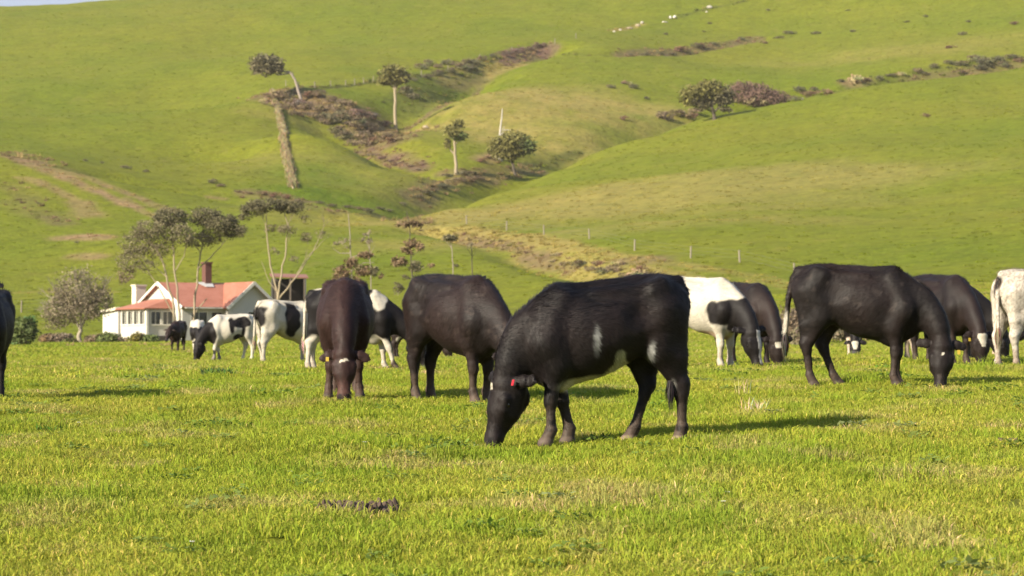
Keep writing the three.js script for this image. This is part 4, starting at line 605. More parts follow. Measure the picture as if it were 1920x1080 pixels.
// limbs and clumps are given in picture-sized units and turned into metres at the tree's own distance
function tree(o) {
  const at = o.at, s = at.s, [u0, v0] = o.base, L = (u, v, z = 0) => [(u - u0) / s, (v0 - v) / s, z / s];
  const t = thing(o.name, o.label, 'tree', [at.x, at.y - 0.05, at.z], 0, o.group), r = rng(o.seed);
  const mb = new MB(); o.limbs.forEach((l, i) => { const pts = bendPath(l.p.map((q) => L(...q)), o.seed + i, 3, l.wob ?? 0.08), n = pts.length; mb.tube(pts, pts.map((_, k) => mix(l.r[0], l.r[1], Math.pow(k / (n - 1), 0.8)) / s * (k === 0 && i === 0 ? 1.35 : 1)), 7); });
  if (o.twigs) for (const [u, v, z, du, dv, dz, len, rad, dep] of o.twigs) twigs(mb, V(L(u, v, z)), new THREE.Vector3(du, -dv, dz), len / s, rad / s, dep, r, o.spread ?? 0.6, o.lift ?? 0.15);
  part('trunk', mb.geo(), o.bark ?? barkPale, t);
  if (o.clumps) part('crown', crownGeo(o.clumps.map(([u, v, z, ru, rv, col, n, ls]) => [...L(u, v, z), ru * (o.loose ?? 1) / s, rv * (o.loose ?? 1) / s, ru * 0.8 * (o.loose ?? 1) / s, col, n * (o.lush ?? 1), ls * (o.fineness ?? 1)]), o.seed * 3 + 1, 0.8), leafMat, t);
  return t;
}
const HT = 'trees around the farmhouse';
tree({ name: 'gum_tree', at: onGround(335, 224), base: [335, 645], seed: 201 , loose: 1.32, lush: 1.7, fineness: 0.62, spread: 0.55, lift: 0.3, group: HT, label: 'tall gum tree with pale twin trunks in front of the house', limbs: [
  { p: [[333, 648], [328, 600], [322, 560], [312, 520], [300, 480], [280, 450]], r: [3.4, 1.0] }, { p: [[338, 648], [337, 590], [332, 540], [326, 490], [322, 440], [318, 415]], r: [3.0, 0.8] }, { p: [[326, 590], [305, 555], [285, 520], [262, 490]], r: [1.5, 0.6] }, { p: [[312, 520], [290, 500], [258, 470]], r: [1.0, 0.4] }, { p: [[328, 510], [345, 480], [352, 445]], r: [1.1, 0.4] }],
  twigs: [[300, 480, 0, -0.5, -1, 0.2, 22, 0.7, 3], [322, 440, 0, -0.2, -1, 0.2, 18, 0.7, 3], [262, 490, 0, -0.7, -0.6, 0, 18, 0.5, 3], [280, 450, 0, -0.6, -0.5, 0.2, 18, 0.6, 3], [285, 520, 0, -0.8, -0.5, -0.2, 22, 0.5, 3], [345, 480, 0, 0.2, -1, 0.2, 18, 0.5, 3], [320, 470, 4, 0.4, -1, 0.3, 20, 0.6, 3], [312, 500, 0, -0.6, -0.7, 0.4, 22, 0.6, 3]],
  clumps: [[318, 408, 0, 26, 13, FOL.gumDark, 1500, 0.16], [285, 430, 8, 28, 14, FOL.gum, 1100, 0.15], [255, 458, -6, 26, 16, FOL.gum, 1000, 0.15], [242, 490, 5, 18, 16, FOL.gum, 600, 0.14], [300, 465, -10, 22, 16, FOL.gum, 600, 0.14], [335, 440, 10, 24, 14, FOL.gum, 900, 0.15], [235, 515, 0, 14, 12, FOL.scrub, 350, 0.14], [275, 495, 8, 16, 12, FOL.gum, 300, 0.13]] });
tree({ name: 'gum_tree', at: onGround(362, 226), base: [352, 652], seed: 211 , loose: 1.32, lush: 1.7, fineness: 0.62, spread: 0.55, lift: 0.3, group: HT, label: 'gum tree leaning right over the house chimney with dark crown', limbs: [
  { p: [[350, 655], [352, 610], [357, 560], [362, 510], [368, 470], [370, 440]], r: [3.2, 0.9] }, { p: [[362, 512], [385, 490], [405, 470], [420, 450]], r: [1.5, 0.5] }, { p: [[353, 600], [368, 580], [378, 568]], r: [1.5, 0.9] }, { p: [[366, 485], [352, 460], [345, 435]], r: [1.0, 0.4] }],
  twigs: [[370, 440, 0, 0.1, -1, 0.2, 16, 0.6, 3], [405, 470, 0, 0.4, -1, 0, 18, 0.5, 3], [420, 450, 0, 0.6, -0.7, 0.2, 14, 0.5, 3], [352, 460, 0, -0.4, -1, 0, 16, 0.5, 3], [368, 470, 0, 0.5, -1, 0.3, 20, 0.6, 3]],
  clumps: [[375, 415, 0, 24, 13, FOL.gumDark, 1300, 0.16], [400, 430, 8, 22, 14, FOL.gumDark, 1100, 0.16], [421, 432, -5, 13, 17, FOL.gumDark, 900, 0.15], [443, 443, 3, 9, 9, FOL.gumDark, 350, 0.14], [362, 458, 8, 22, 13, FOL.gum, 700, 0.15], [385, 455, -8, 16, 10, FOL.gum, 400, 0.14]] });
tree({ name: 'gum_tree', at: onGround(524, 222), base: [522, 640], seed: 221, loose: 1.2, lush: 1.6, fineness: 0.62, spread: 0.55, lift: 0.3, group: HT, label: 'umbrella-crowned gum with bare forking limbs right of the house', limbs: [
  { p: [[522, 645], [520, 605], [519, 572]], r: [4.0, 3.0] }, { p: [[519, 575], [510, 530], [500, 480], [496, 440], [498, 410]], r: [2.2, 0.8] }, { p: [[519, 575], [525, 530], [534, 480], [538, 440], [530, 410]], r: [2.2, 0.8] }, { p: [[519, 578], [545, 545], [570, 510], [590, 475], [600, 450]], r: [1.9, 0.5] }, { p: [[555, 528], [575, 495], [600, 470]], r: [1.0, 0.4] }, { p: [[516, 560], [498, 535], [488, 505]], r: [1.0, 0.4] }],
  twigs: [[496, 440, 0, -0.3, -1, 0.2, 20, 0.6, 3], [498, 412, 0, -0.8, -0.5, 0.1, 16, 0.5, 3], [538, 440, 0, 0.3, -1, 0, 20, 0.6, 3], [530, 412, 0, 0.7, -0.5, 0.2, 16, 0.5, 3], [600, 450, 0, 0.4, -1, 0, 16, 0.5, 3], [600, 470, 0, 0.7, -0.6, 0, 12, 0.4, 3], [534, 480, 0, 0.4, -1, 0.2, 18, 0.4, 2], [570, 510, 0, 0, -1, 0.2, 16, 0.4, 2]],
  clumps: [[500, 398, 0, 34, 9, FOL.gumDark, 1500, 0.15], [475, 408, 6, 22, 9, FOL.gumDark, 800, 0.15], [540, 402, -5, 24, 10, FOL.gumDark, 1000, 0.15], [458, 420, 0, 10, 6, FOL.gumDark, 250, 0.13], [535, 445, 5, 16, 7, FOL.gum, 350, 0.13], [505, 442, -5, 9, 6, FOL.gum, 160, 0.12], [570, 460, 0, 10, 8, FOL.gum, 250, 0.13], [598, 452, 0, 9, 8, FOL.gum, 120, 0.12], [548, 500, 4, 8, 6, FOL.gum, 110, 0.12], [515, 485, 0, 7, 7, FOL.gum, 90, 0.12], [570, 425, 0, 8, 6, FOL.gumDark, 120, 0.12]] });
tree({ name: 'bare_tree', at: onGround(150, 219), base: [150, 652], seed: 231, bark: std(0.30, 0.255, 0.19, 0.95), group: HT, label: 'leafless grey spreading tree left of the house', spread: 0.5, lift: 0.22, limbs: [
  { p: [[150, 652], [148, 636], [152, 622]], r: [5.2, 3.6] }, { p: [[151, 624], [160, 600], [172, 580], [190, 560]], r: [2.6, 1.0] }, { p: [[150, 624], [140, 600], [128, 585], [105, 570]], r: [2.4, 0.9] }, { p: [[151, 624], [152, 595], [150, 565], [146, 535]], r: [2.4, 0.9] }, { p: [[158, 605], [185, 595], [210, 578]], r: [1.6, 0.7] }],
  twigs: [[150, 600, 0, 0, -1, 0, 34, 1.3, 4], [146, 560, 0, -0.2, -1, 0.3, 26, 1.0, 4], [128, 585, 0, -0.7, -0.8, 0.3, 26, 1.0, 4], [172, 580, 0, 0.5, -0.9, -0.2, 26, 1.0, 4], [190, 560, 0, 0.4, -1, 0.2, 20, 0.8, 4], [105, 570, 0, -0.8, -0.5, 0, 20, 0.8, 4], [140, 600, 0, -0.9, -0.4, -0.4, 26, 0.9, 4], [160, 600, 6, 0.3, -1, 0.6, 28, 1.0, 4], [152, 595, -6, -0.3, -1, -0.6, 28, 1.0, 4], [115, 578, 0, -0.8, 0.1, 0.2, 20, 0.7, 4], [185, 595, 0, 0.8, -0.5, 0, 18, 0.7, 4], [130, 590, 4, -0.5, -0.9, 0.2, 26, 0.9, 4], [120, 610, 0, -0.8, 0, 0.2, 18, 0.7, 3]],
  clumps: [[150, 550, 0, 46, 42, FOL.twig, 3600, 0.10], [115, 585, 0, 32, 32, FOL.twig, 1800, 0.10], [182, 572, 0, 28, 34, FOL.twig, 1500, 0.10], [100, 600, 0, 22, 24, FOL.twig, 700, 0.09], [150, 590, 8, 36, 26, FOL.twig, 1400, 0.09]] });
tree({ name: 'thin_tree', at: onGround(664, 196), base: [668, 630], seed: 241, bark: barkGrey, group: HT, label: 'straggly tree with tall dead top and drooping brown clumps, centre left', limbs: [
  { p: [[668, 632], [666, 560], [663, 500], [660, 440], [657, 398]], r: [2.0, 0.7], wob: 0.02 }, { p: [[662, 472], [640, 472], [628, 462]], r: [0.9, 0.35] }, { p: [[664, 520], [645, 505], [634, 520]], r: [1.0, 0.4] }, { p: [[664, 505], [685, 490], [706, 490]], r: [1.0, 0.4] }, { p: [[662, 480], [690, 472], [708, 478]], r: [0.9, 0.3] }],
  clumps: [[690, 475, 0, 15, 6, FOL.brown, 330, 0.12], [665, 490, 4, 12, 8, FOL.brown, 300, 0.12], [645, 510, 0, 13, 13, FOL.brown, 450, 0.12], [690, 505, -4, 17, 8, FOL.brown, 420, 0.12], [708, 506, 0, 8, 8, FOL.gumDark, 200, 0.12], [672, 500, 5, 10, 8, FOL.straw, 130, 0.1], [650, 455, 0, 24, 9, FOL.twig, 160, 0.09], [690, 445, 0, 12, 9, FOL.twig, 110, 0.09], [636, 528, 0, 7, 10, FOL.brown, 160, 0.11], [718, 515, 0, 5, 4, FOL.brown, 60, 0.1], [670, 525, 0, 10, 10, FOL.brown, 180, 0.11]] });
tree({ name: 'thin_tree', at: onGround(699, 200), base: [702, 630], seed: 246, bark: barkGrey, group: HT, label: 'thin bare pole tree just right of the straggly brown tree', limbs: [{ p: [[702, 632], [700, 560], [697, 490], [694, 436]], r: [1.5, 0.5], wob: 0.02 }, { p: [[696, 470], [688, 452], [680, 446]], r: [0.5, 0.25] }, { p: [[697, 480], [706, 462]], r: [0.5, 0.25] }],
  clumps: [[694, 440, 0, 9, 6, FOL.twig, 60, 0.08]] });
tree({ name: 'tiered_tree', at: onGround(776, 210), base: [784, 625], seed: 251, bark: barkDark, group: HT, label: 'tall thin tree with brown foliage in separate tiers, centre', limbs: [
  { p: [[784, 628], [783, 560], [780, 510], [777, 470], [776, 430], [770, 402]], r: [1.9, 0.5], wob: 0.03 }, { p: [[780, 512], [762, 504], [752, 498]], r: [0.8, 0.35] }, { p: [[779, 490], [795, 475]], r: [0.7, 0.3] }, { p: [[782, 525], [800, 512], [815, 504]], r: [0.7, 0.3] }],
  clumps: [[776, 428, 0, 27, 4.5, FOL.brown, 420, 0.13], [779, 464, 0, 11, 8, FOL.brown, 300, 0.12], [793, 470, 4, 9, 9, FOL.brown, 220, 0.12], [770, 478, 0, 9, 8, FOL.brown, 180, 0.12], [756, 497, 0, 15, 8, FOL.brown, 380, 0.12], [785, 506, 0, 12, 10, FOL.gumDark, 350, 0.12], [817, 505, 0, 5, 5, FOL.brown, 70, 0.1], [754, 548, 0, 8, 10, FOL.gumDark, 200, 0.12], [768, 527, 0, 5, 5, FOL.gumDark, 70, 0.11]] });
tree({ name: 'flat_topped_tree', at: onGround(850, 216), base: [853, 622], seed: 261, bark: barkGrey, group: HT, label: 'slim tree with small flat dark crown above the black cow', limbs: [{ p: [[853, 625], [852, 560], [852, 510], [850, 480], [846, 465]], r: [1.4, 0.6], wob: 0.03 }, { p: [[851, 483], [842, 470], [834, 464]], r: [0.6, 0.3] }], clumps: [[845, 462, 0, 15, 4.5, FOL.gumDark, 420, 0.12], [858, 513, 0, 4, 3, FOL.gumDark, 60, 0.1]] });
tree({ name: 'bare_pole_tree', at: onGround(886, 218), base: [887, 622], seed: 271, bark: barkDark, group: HT, label: 'leafless dark pole of a tree right of the flat-topped tree', limbs: [{ p: [[887, 625], [887, 560], [886, 510], [885, 478]], r: [1.5, 0.7], wob: 0.02 }, { p: [[886, 500], [878, 488], [876, 480]], r: [0.5, 0.25] }, { p: [[886, 505], [893, 492]], r: [0.4, 0.2] }], clumps: [[885, 482, 0, 7, 5, FOL.gum, 50, 0.09]] });
const HL = 'scattered trees on the hillside';
const hillTree = (u, v, o) => tree({ ...o, at: pick(u, v, 300), base: [u, v], group: HL });
hillTree(566, 194, { name: 'windswept_tree', seed: 301, bark: barkGrey, label: 'windswept tree bent left over the fence line on the hill', limbs: [{ p: [[566, 196], [560, 170], [553, 148], [543, 134], [525, 133]], r: [3.4, 1.4] }, { p: [[552, 148], [548, 133]], r: [1.4, 0.6] }, { p: [[545, 136], [522, 140], [505, 128], [492, 118]], r: [1.6, 0.5] }, { p: [[530, 133], [512, 124], [505, 112]], r: [1.3, 0.5] }, { p: [[512, 124], [520, 114]], r: [0.8, 0.4] }], clumps: [[498, 118, 0, 27, 16, FOL.gumDark, 1500, 0.42], [485, 122, 0, 16, 11, FOL.gum, 600, 0.4], [515, 128, 0, 14, 9, FOL.gumDark, 500, 0.4], [495, 135, 0, 20, 7, FOL.gum, 300, 0.36]] });
hillTree(742, 242, { name: 'tall_trunk_tree', seed: 311, label: 'tree with long bare trunk and round olive crown above the gully', limbs: [{ p: [[742, 244], [741, 200], [740, 165], [740, 150]], r: [3.4, 2.2], wob: 0.05 }, { p: [[740, 172], [748, 155], [755, 140]], r: [1.6, 0.7] }, { p: [[740, 168], [731, 155], [722, 146]], r: [1.4, 0.6] }, { p: [[740, 155], [738, 140], [742, 130]], r: [1.6, 0.5] }, { p: [[757, 142], [760, 126]], r: [1.0, 0.5] }], clumps: [[737, 141, 0, 26, 17, FOL.olive, 1600, 0.42], [722, 148, 0, 12, 9, FOL.olive, 400, 0.4], [757, 146, 0, 9, 8, FOL.gumDark, 350, 0.4]] });
hillTree(856, 326, { name: 'sparse_tree', seed: 321, label: 'pale trunked tree with a small tufted crown in the valley', limbs: [{ p: [[856, 328], [854, 300], [853, 280], [852, 262], [850, 250]], r: [3.6, 1.8], wob: 0.08 }, { p: [[854, 292], [843, 278], [841, 262]], r: [1.8, 1.0] }, { p: [[853, 270], [866, 258]], r: [1.4, 0.7] }], clumps: [[852, 248, 0, 18, 10, FOL.olive, 420, 0.36], [860, 254, 0, 13, 8, FOL.green, 380, 0.36], [860, 232, 0, 10, 8, FOL.olive, 200, 0.34], [840, 268, 0, 5, 10, FOL.olive, 160, 0.32], [843, 240, 0, 8, 6, FOL.olive, 120, 0.32]] });
hillTree(966, 329, { name: 'bushy_tree', seed: 331, bark: barkDark, label: 'bushy olive tree leaning right beside the dead trunk', limbs: [{ p: [[966, 331], [963, 312], [957, 296], [955, 280]], r: [3.2, 1.6] }, { p: [[958, 298], [975, 282]], r: [1.5, 0.7] }, { p: [[958, 298], [940, 284]], r: [1.5, 0.7] }], clumps: [[962, 270, 0, 28, 22, FOL.olive, 2200, 0.38], [980, 274, 0, 19, 17, FOL.green, 1300, 0.38], [935, 276, 0, 18, 17, FOL.olive, 900, 0.38], [998, 270, 0, 5, 4, FOL.green, 100, 0.3], [950, 292, 0, 20, 8, FOL.olive, 400, 0.36]] });
hillTree(938, 300, { name: 'dead_tree', seed: 341, bark: barkDead, label: 'dead grey tree trunk standing behind the bushy olive tree', limbs: [{ p: [[938, 302], [936, 270], [938, 245], [941, 220], [942, 203]], r: [3.6, 0.8], wob: 0.03 }, { p: [[937, 258], [945, 243], [957, 243]], r: [1.4, 0.5] }, { p: [[937, 250], [946, 236]], r: [1.0, 0.4] }] });
hillTree(1340, 224, { name: 'spreading_tree', seed: 351, bark: barkDark, label: 'dark spreading tree on the skyline of the right-hand spur', limbs: [{ p: [[1340, 227], [1338, 210], [1332, 196]], r: [4.2, 2.6] }, { p: [[1337, 212], [1352, 196], [1362, 185]], r: [2.2, 1.0] }, { p: [[1337, 210], [1320, 202], [1308, 192]], r: [2.0, 0.9] }, { p: [[1333, 198], [1330, 175]], r: [2, 0.9] }], clumps: [[1300, 176, 0, 24, 16, FOL.olive, 1200, 0.42], [1332, 168, 0, 25, 16, FOL.olive, 1400, 0.42], [1355, 178, 0, 18, 16, FOL.gumDark, 1100, 0.42], [1318, 192, 0, 22, 10, FOL.gumDark, 700, 0.4], [1290, 190, 0, 10, 8, FOL.olive, 250, 0.38], [1362, 204, 0, 10, 4, FOL.gumDark, 150, 0.38]] });

// ---- bushes: each one a thing
const stemMat = std(0.10, 0.075, 0.055, 0.95);
function bushMesh(w, h, col, n, ls, seed, straw) {
  const r = rng(seed), cl = [[0, h * 0.42, 0, w * 0.46, h * 0.46, w * 0.42, col, n, ls]]; for (let k = 0; k < 4; k++) { const a = r() * 6.28; cl.push([Math.cos(a) * w * 0.3, h * (0.25 + 0.45 * r()), Math.sin(a) * w * 0.25, w * 0.24, h * 0.26, w * 0.22, col.map((q) => q * (0.75 + 0.5 * r())), n * 0.3, ls]); }
  return crownGeo(cl, seed, straw ? 2.2 : 1);
}
function bush(name, label, category, p, w, h, col, n, ls, seed, group, straw) {
  const t = thing(name, label, category, [p.x, p.y - 0.04, p.z], 0, group), r = rng(seed), mb = new MB(); for (let k = 0; k < 6; k++) { const a = r() * 6.28, R = w * 0.3 * r(); mb.tube([[Math.cos(a) * R * 0.3, -0.05, Math.sin(a) * R * 0.3], [Math.cos(a) * R, h * 0.4, Math.sin(a) * R], [Math.cos(a) * R * 1.5, h * 0.8, Math.sin(a) * R * 1.5]], [w * 0.018 + 0.015, w * 0.013 + 0.01, w * 0.006 + 0.004], 5); }
  part('stem', mb.geo(), stemMat, t); part('foliage', bushMesh(w, h, col, n, ls, seed, straw), leafMat, t); return t;
}
const px = (p, w) => w / p.s;
const rustBush = pick(1420, 196, 500);
{ const w = px(rustBush, 116), h = px(rustBush, 50), t = thing('mound_bush', 'large rusty-brown mound of scrub beside the skyline tree', 'bush', [rustBush.x, rustBush.y - 0.5, rustBush.z]), mb = new MB(), r = rng(401);
  for (let k = 0; k < 14; k++) { const a = (r() - 0.5) * w * 0.8; mb.tube([[a, -0.1, 0], [a + r() - 0.5, h * 0.3, r() - 0.5], [a + (r() - 0.5) * 2, h * 0.6, r() - 0.5]], [0.12, 0.08, 0.04], 5); }
  part('stem', mb.geo(), stemMat, t); part('foliage', crownGeo([[-0.24 * w, 0.44 * h, 0, 0.27 * w, 0.50 * h, 0.25 * w, FOL.rust, 2600, 0.30], [0.02 * w, 0.40 * h, 0, 0.28 * w, 0.48 * h, 0.25 * w, FOL.rust, 2600, 0.30], [0.28 * w, 0.26 * h, 0, 0.24 * w, 0.34 * h, 0.2 * w, FOL.rust, 1600, 0.30], [-0.1 * w, 0.15 * h, 0.1 * w, 0.36 * w, 0.2 * h, 0.2 * w, FOL.straw, 500, 0.26]], 401), leafMat, t); }
for (const [u, d, w, h, col, sd, lab] of [[42, 140, 48, 62, FOL.green, 411, 'dark green shrub beside the cow at the left edge'], [200, 190, 36, 26, FOL.green, 412, 'low green bush in front of the porch, left'], [256, 188, 24, 24, FOL.olive, 413, 'small green bush in front of the porch corner'], [282, 187, 20, 20, FOL.green, 414, 'smaller green bush right of the porch corner bush'], [105, 205, 60, 26, FOL.scrub, 415, 'brown garden scrub under the bare tree, left side'], [190, 212, 70, 24, FOL.scrub, 416, 'brown garden scrub against the porch'], [215, 220, 40, 20, FOL.gumDark, 417, 'dark low hedge at the foot of the porch wall'], [250, 218, 40, 14, FOL.scrub, 418, 'brown clipped growth at the porch corner'], [130, 196, 26, 12, FOL.green, 419, 'tiny green weed clump below the bare tree']]) { const p = onGround(u, d); bush('garden_bush', lab, 'bush', p, px(p, w), px(p, h), col, 700, 0.13, sd, 'bushes around the farmhouse'); }
for (const [u, d, w, h, col, sd, lab] of [[1482, 140, 70, 78, FOL.scrub, 421, 'brown-green hedge bush left of the white-tailed cow'], [1450, 150, 46, 56, FOL.straw, 422, 'pale straw-coloured bush behind the tagged black cow'], [1530, 145, 70, 60, FOL.scrub, 423, 'brown bush hidden behind the white-tailed cow'], [1590, 150, 70, 52, FOL.scrub, 424, 'bush beneath the belly of the white-tailed cow'], [1650, 150, 70, 44, FOL.straw, 425, 'straw-coloured bush beneath the white-tailed cow chest'], [1505, 130, 40, 40, FOL.gum, 426, 'grey-green bush at the foot of the brown hedge bush']]) { const p = onGround(u, d); bush('hedge_bush', lab, 'bush', p, px(p, w), px(p, h), col, 1500, 0.10, sd, 'bushes along the ditch'); }
{ // scrub on the hill: a few shapes, every bush its own thing
  const kinds = [[FOL.scrub, 431], [FOL.rust, 432], [FOL.gumDark, 433], [FOL.straw, 434], [FOL.brown, 435]].map(([c, sd]) => { const g = new THREE.Group(); part('foliage', bushMesh(1, 0.62, c, 260, 0.055, sd), leafMat, g); return g; });
  const rows = [], COLOUR = ['brown', 'rusty', 'grey-green', 'straw-coloured', 'reddish-brown'], ORD = (n) => ['first', 'second', 'third', 'fourth', 'fifth', 'sixth', 'seventh', 'eighth', 'ninth', 'tenth'][n - 1] ?? n + (n % 10 === 1 && n % 100 !== 11 ? 'st' : n % 10 === 2 && n % 100 !== 12 ? 'nd' : n % 10 === 3 && n % 100 !== 13 ? 'rd' : 'th');
  const put = (u, v, w, k, label, group, from = 250, tall = 1) => { const p = pick(u, v, from), b = kinds[k].clone(); b.name = numbered('scrub_bush'); scene.add(b); b.position.set(p.x, p.y - 0.1, p.z); const m = w / p.s * 1.5, q = rng(Math.round(u * 31 + v * 7)); b.scale.set(m * (0.9 + 0.5 * q()), m * (0.55 + 0.5 * q()) * tall, m * (0.8 + 0.4 * q())); b.rotation.y = q() * 6.28; tag(b, label, 'bush', group); b.userData.u = u; b.userData.k = k; rows.push(b); };
  const gl = 'in the gully below the windswept tree', gg = 'scrub in the hillside gully', r = rng(440);
  for (const [u, v, w, k] of [[508, 182, 22, 1], [528, 190, 24, 0], [545, 198, 20, 0], [560, 205, 26, 1], [580, 205, 22, 0], [598, 210, 26, 0], [612, 222, 26, 2], [590, 222, 24, 0], [570, 218, 22, 0], [628, 212, 24, 0], [640, 226, 26, 2], [622, 236, 28, 2], [605, 232, 20, 0], [632, 250, 30, 2], [645, 262, 26, 2], [655, 240, 22, 0], [668, 222, 30, 1], [690, 222, 26, 1], [672, 236, 26, 2], [700, 250, 24, 0], [682, 262, 26, 0], [702, 268, 22, 4], [722, 258, 24, 0], [740, 264, 22, 4], [690, 278, 22, 0], [660, 272, 22, 0], [580, 184, 20, 4], [600, 186, 22, 0], [622, 190, 18, 0], [645, 200, 22, 0], [528, 205, 20, 0], [545, 216, 20, 0], [500, 196, 16, 3], [720, 236, 20, 1]]) put(u + (r() - 0.5) * 8, v + (r() - 0.5) * 5, w, k, gl, gg, 400);
  for (const [u, v, w] of [[700, 292, 14], [718, 298, 12], [735, 303, 14], [752, 308, 12], [768, 313, 12], [786, 319, 10]]) put(u, v, w, 1, 'along the spur edge below the tall trunk tree', 'scrub along the spur edge', 400, 0.6);
  for (const [u, v, w, k] of [[790, 130, 16, 2], [805, 124, 16, 2], [822, 128, 18, 0], [840, 122, 18, 2], [858, 126, 20, 0], [875, 118, 18, 0], [890, 122, 18, 2], [905, 114, 16, 0], [870, 132, 20, 2], [885, 130, 16, 2], [925, 108, 12, 2], [945, 105, 14, 1], [960, 102, 16, 1], [975, 98, 16, 1], [990, 94, 14, 1], [1005, 90, 14, 1], [1018, 87, 10, 1], [820, 142, 18, 2], [845, 138, 18, 2], [800, 148, 16, 2], [775, 152, 14, 2], [760, 178, 22, 2], [775, 186, 18, 2]]) put(u, v, w, k, 'on the bank above the tall trunk tree', 'scrub on the upper bank', 500);
  for (const [u, v, w, k] of [[785, 372, 16, 2], [800, 364, 18, 2], [815, 358, 16, 0], [830, 352, 20, 2], [845, 346, 20, 0], [862, 340, 18, 0], [880, 340, 20, 4], [898, 336, 16, 0], [840, 332, 16, 2], [870, 330, 18, 2], [885, 326, 14, 2], [712, 392, 14, 2], [730, 396, 12, 2], [690, 398, 16, 2], [670, 392, 14, 0], [650, 390, 16, 2], [620, 388, 16, 2], [600, 382, 14, 2], [905, 304, 18, 4], [920, 298, 18, 3], [756, 385, 12, 2]]) put(u, v, w, k, 'in the creek bed between the two spurs', 'scrub in the creek bed', 300, 0.75);
  for (const [u, v, w, k] of [[872, 440, 8, 4], [930, 458, 8, 4], [986, 476, 10, 4], [1038, 491, 14, 3], [1060, 498, 20, 0], [1085, 502, 22, 2], [1105, 508, 22, 0], [1130, 514, 24, 2], [1150, 512, 24, 0], [1175, 520, 26, 0], [1195, 522, 30, 3], [1205, 512, 22, 4], [1240, 530, 28, 2], [1275, 536, 26, 2], [1310, 540, 24, 2], [1120, 498, 18, 4], [1045, 480, 14, 3], [1160, 498, 18, 3], [1350, 548, 22, 2], [1400, 556, 24, 0], [1330, 543, 18, 2]]) put(u, v, w, k, 'along the dry ditch behind the herd', 'bushes along the dry ditch', 120, 0.9);
  for (const [u, v, w, k] of [[1282, 98, 22, 4], [1305, 90, 16, 2], [1322, 92, 20, 4], [1338, 84, 14, 2], [1260, 104, 12, 2], [1390, 75, 12, 2], [1460, 72, 12, 2], [1480, 64, 14, 2], [1530, 64, 14, 2], [1212, 105, 12, 2], [1240, 102, 10, 2], [1430, 82, 10, 4], [1180, 106, 12, 2], [1145, 165, 12, 2], [1188, 166, 14, 2], [1175, 158, 14, 3], [1213, 186, 10, 2], [1170, 225, 14, 4], [1268, 215, 26, 0], [1290, 222, 22, 4], [1245, 225, 24, 0], [1305, 214, 20, 0], [1515, 182, 22, 4], [1545, 178, 18, 4], [1500, 172, 16, 2], [1490, 190, 16, 2], [1525, 170, 12, 2], [1605, 156, 26, 3], [1620, 152, 16, 4], [1650, 150, 14, 2], [1668, 144, 16, 2], [1575, 154, 12, 2], [1720, 136, 16, 0], [1750, 128, 14, 2], [1780, 120, 18, 2], [1800, 124, 22, 2], [1830, 116, 20, 2], [1850, 124, 24, 2], [1875, 118, 22, 2], [1900, 110, 22, 2], [1800, 138, 18, 4], [1840, 130, 18, 2], [1880, 126, 16, 2], [1915, 118, 18, 4], [1735, 140, 12, 2], [1690, 142, 12, 3], [1600, 60, 8, 2], [1700, 42, 8, 2], [1785, 90, 14, 4], [1805, 66, 12, 2], [1735, 32, 8, 2], [1440, 20, 7, 2], [1590, 20, 7, 2], [1320, 60, 7, 2], [1900, 46, 14, 4], [1815, 42, 7, 2], [1248, 65, 7, 2], [1330, 45, 7, 2], [1735, 220, 12, 4], [160, 302, 8, 2], [192, 306, 6, 2], [236, 316, 14, 2], [274, 323, 10, 2], [400, 344, 14, 2], [415, 350, 12, 0], [72, 382, 7, 2], [145, 455, 8, 2], [465, 364, 14, 4], [490, 366, 16, 4], [515, 370, 14, 4], [535, 372, 14, 4], [445, 360, 10, 0], [560, 380, 12, 0]]) put(u, v, w, k, u < 600 ? 'dotted on the left hillside' : v < 70 ? 'high on the upper right slope' : u < 1360 ? 'on the slope left of the skyline tree' : v < 112 ? 'on the slope above the rusty mound' : 'along the skyline right of the rusty mound', 'lone scrub bushes on the hillside', 280, 0.85);
  const by = {}; for (const b of rows) (by[b.userData.label + b.userData.k] ??= []).push(b);
  for (const set of Object.values(by)) { set.sort((a, b) => a.userData.u - b.userData.u); set.forEach((b, i) => { const c = COLOUR[b.userData.k]; b.userData.label = set.length > 1 ? `${ORD(i + 1)} ${c} scrub bush from the left ${b.userData.label}` : `only ${c} scrub bush ${b.userData.label}`; }); }
  for (const b of rows) { delete b.userData.u; delete b.userData.k; }
}

// ---------------------------------------------------------------- fences, rocks, tufts and droppings
const postMat = std(0.235, 0.20, 0.15, 0.95), wireMat = std(0.25, 0.25, 0.25, 0.6, { metalness: 0.6 });
function fence(label, pts, h, r, from, wires = [0.35, 0.65, 0.95]) {
  const P = pts.map(([u, v]) => pick(u, v, from)), t = thing('wire_fence', label, 'fence', [P[0].x, P[0].y, P[0].z]), q = rng(Math.round(pts[0][0]) + 9);
  P.forEach((p) => { const g = new THREE.CylinderGeometry(r * 0.85, r, h + 0.3, 7); g.translate(0, h / 2 - 0.15, 0); const o = part('post', g, postMat, t); o.position.set(p.x - P[0].x, p.y - P[0].y, p.z - P[0].z); o.rotation.set((q() - 0.5) * 0.12, 0, (q() - 0.5) * 0.12); });
  for (const w of wires) { const mb = new MB(); mb.tube(P.map((p) => [p.x - P[0].x, p.y - P[0].y + h * w, p.z - P[0].z]), P.map(() => 0.006), 4); part('wire', mb.geo(), wireMat, t); }
}
fence('post and wire fence along the foot of the right-hand hill', [[875, 420], [950, 432], [1020, 440], [1105, 448], [1190, 470], [1295, 484], [1387, 492], [1490, 518], [1590, 540], [1700, 560], [1800, 572], [1930, 590]], 1.25, 0.10, 150);
fence('post and wire fence crossing the meadow at the far left', [[-60, 590], [40, 586], [115, 582], [200, 580]], 1.25, 0.08, 150);
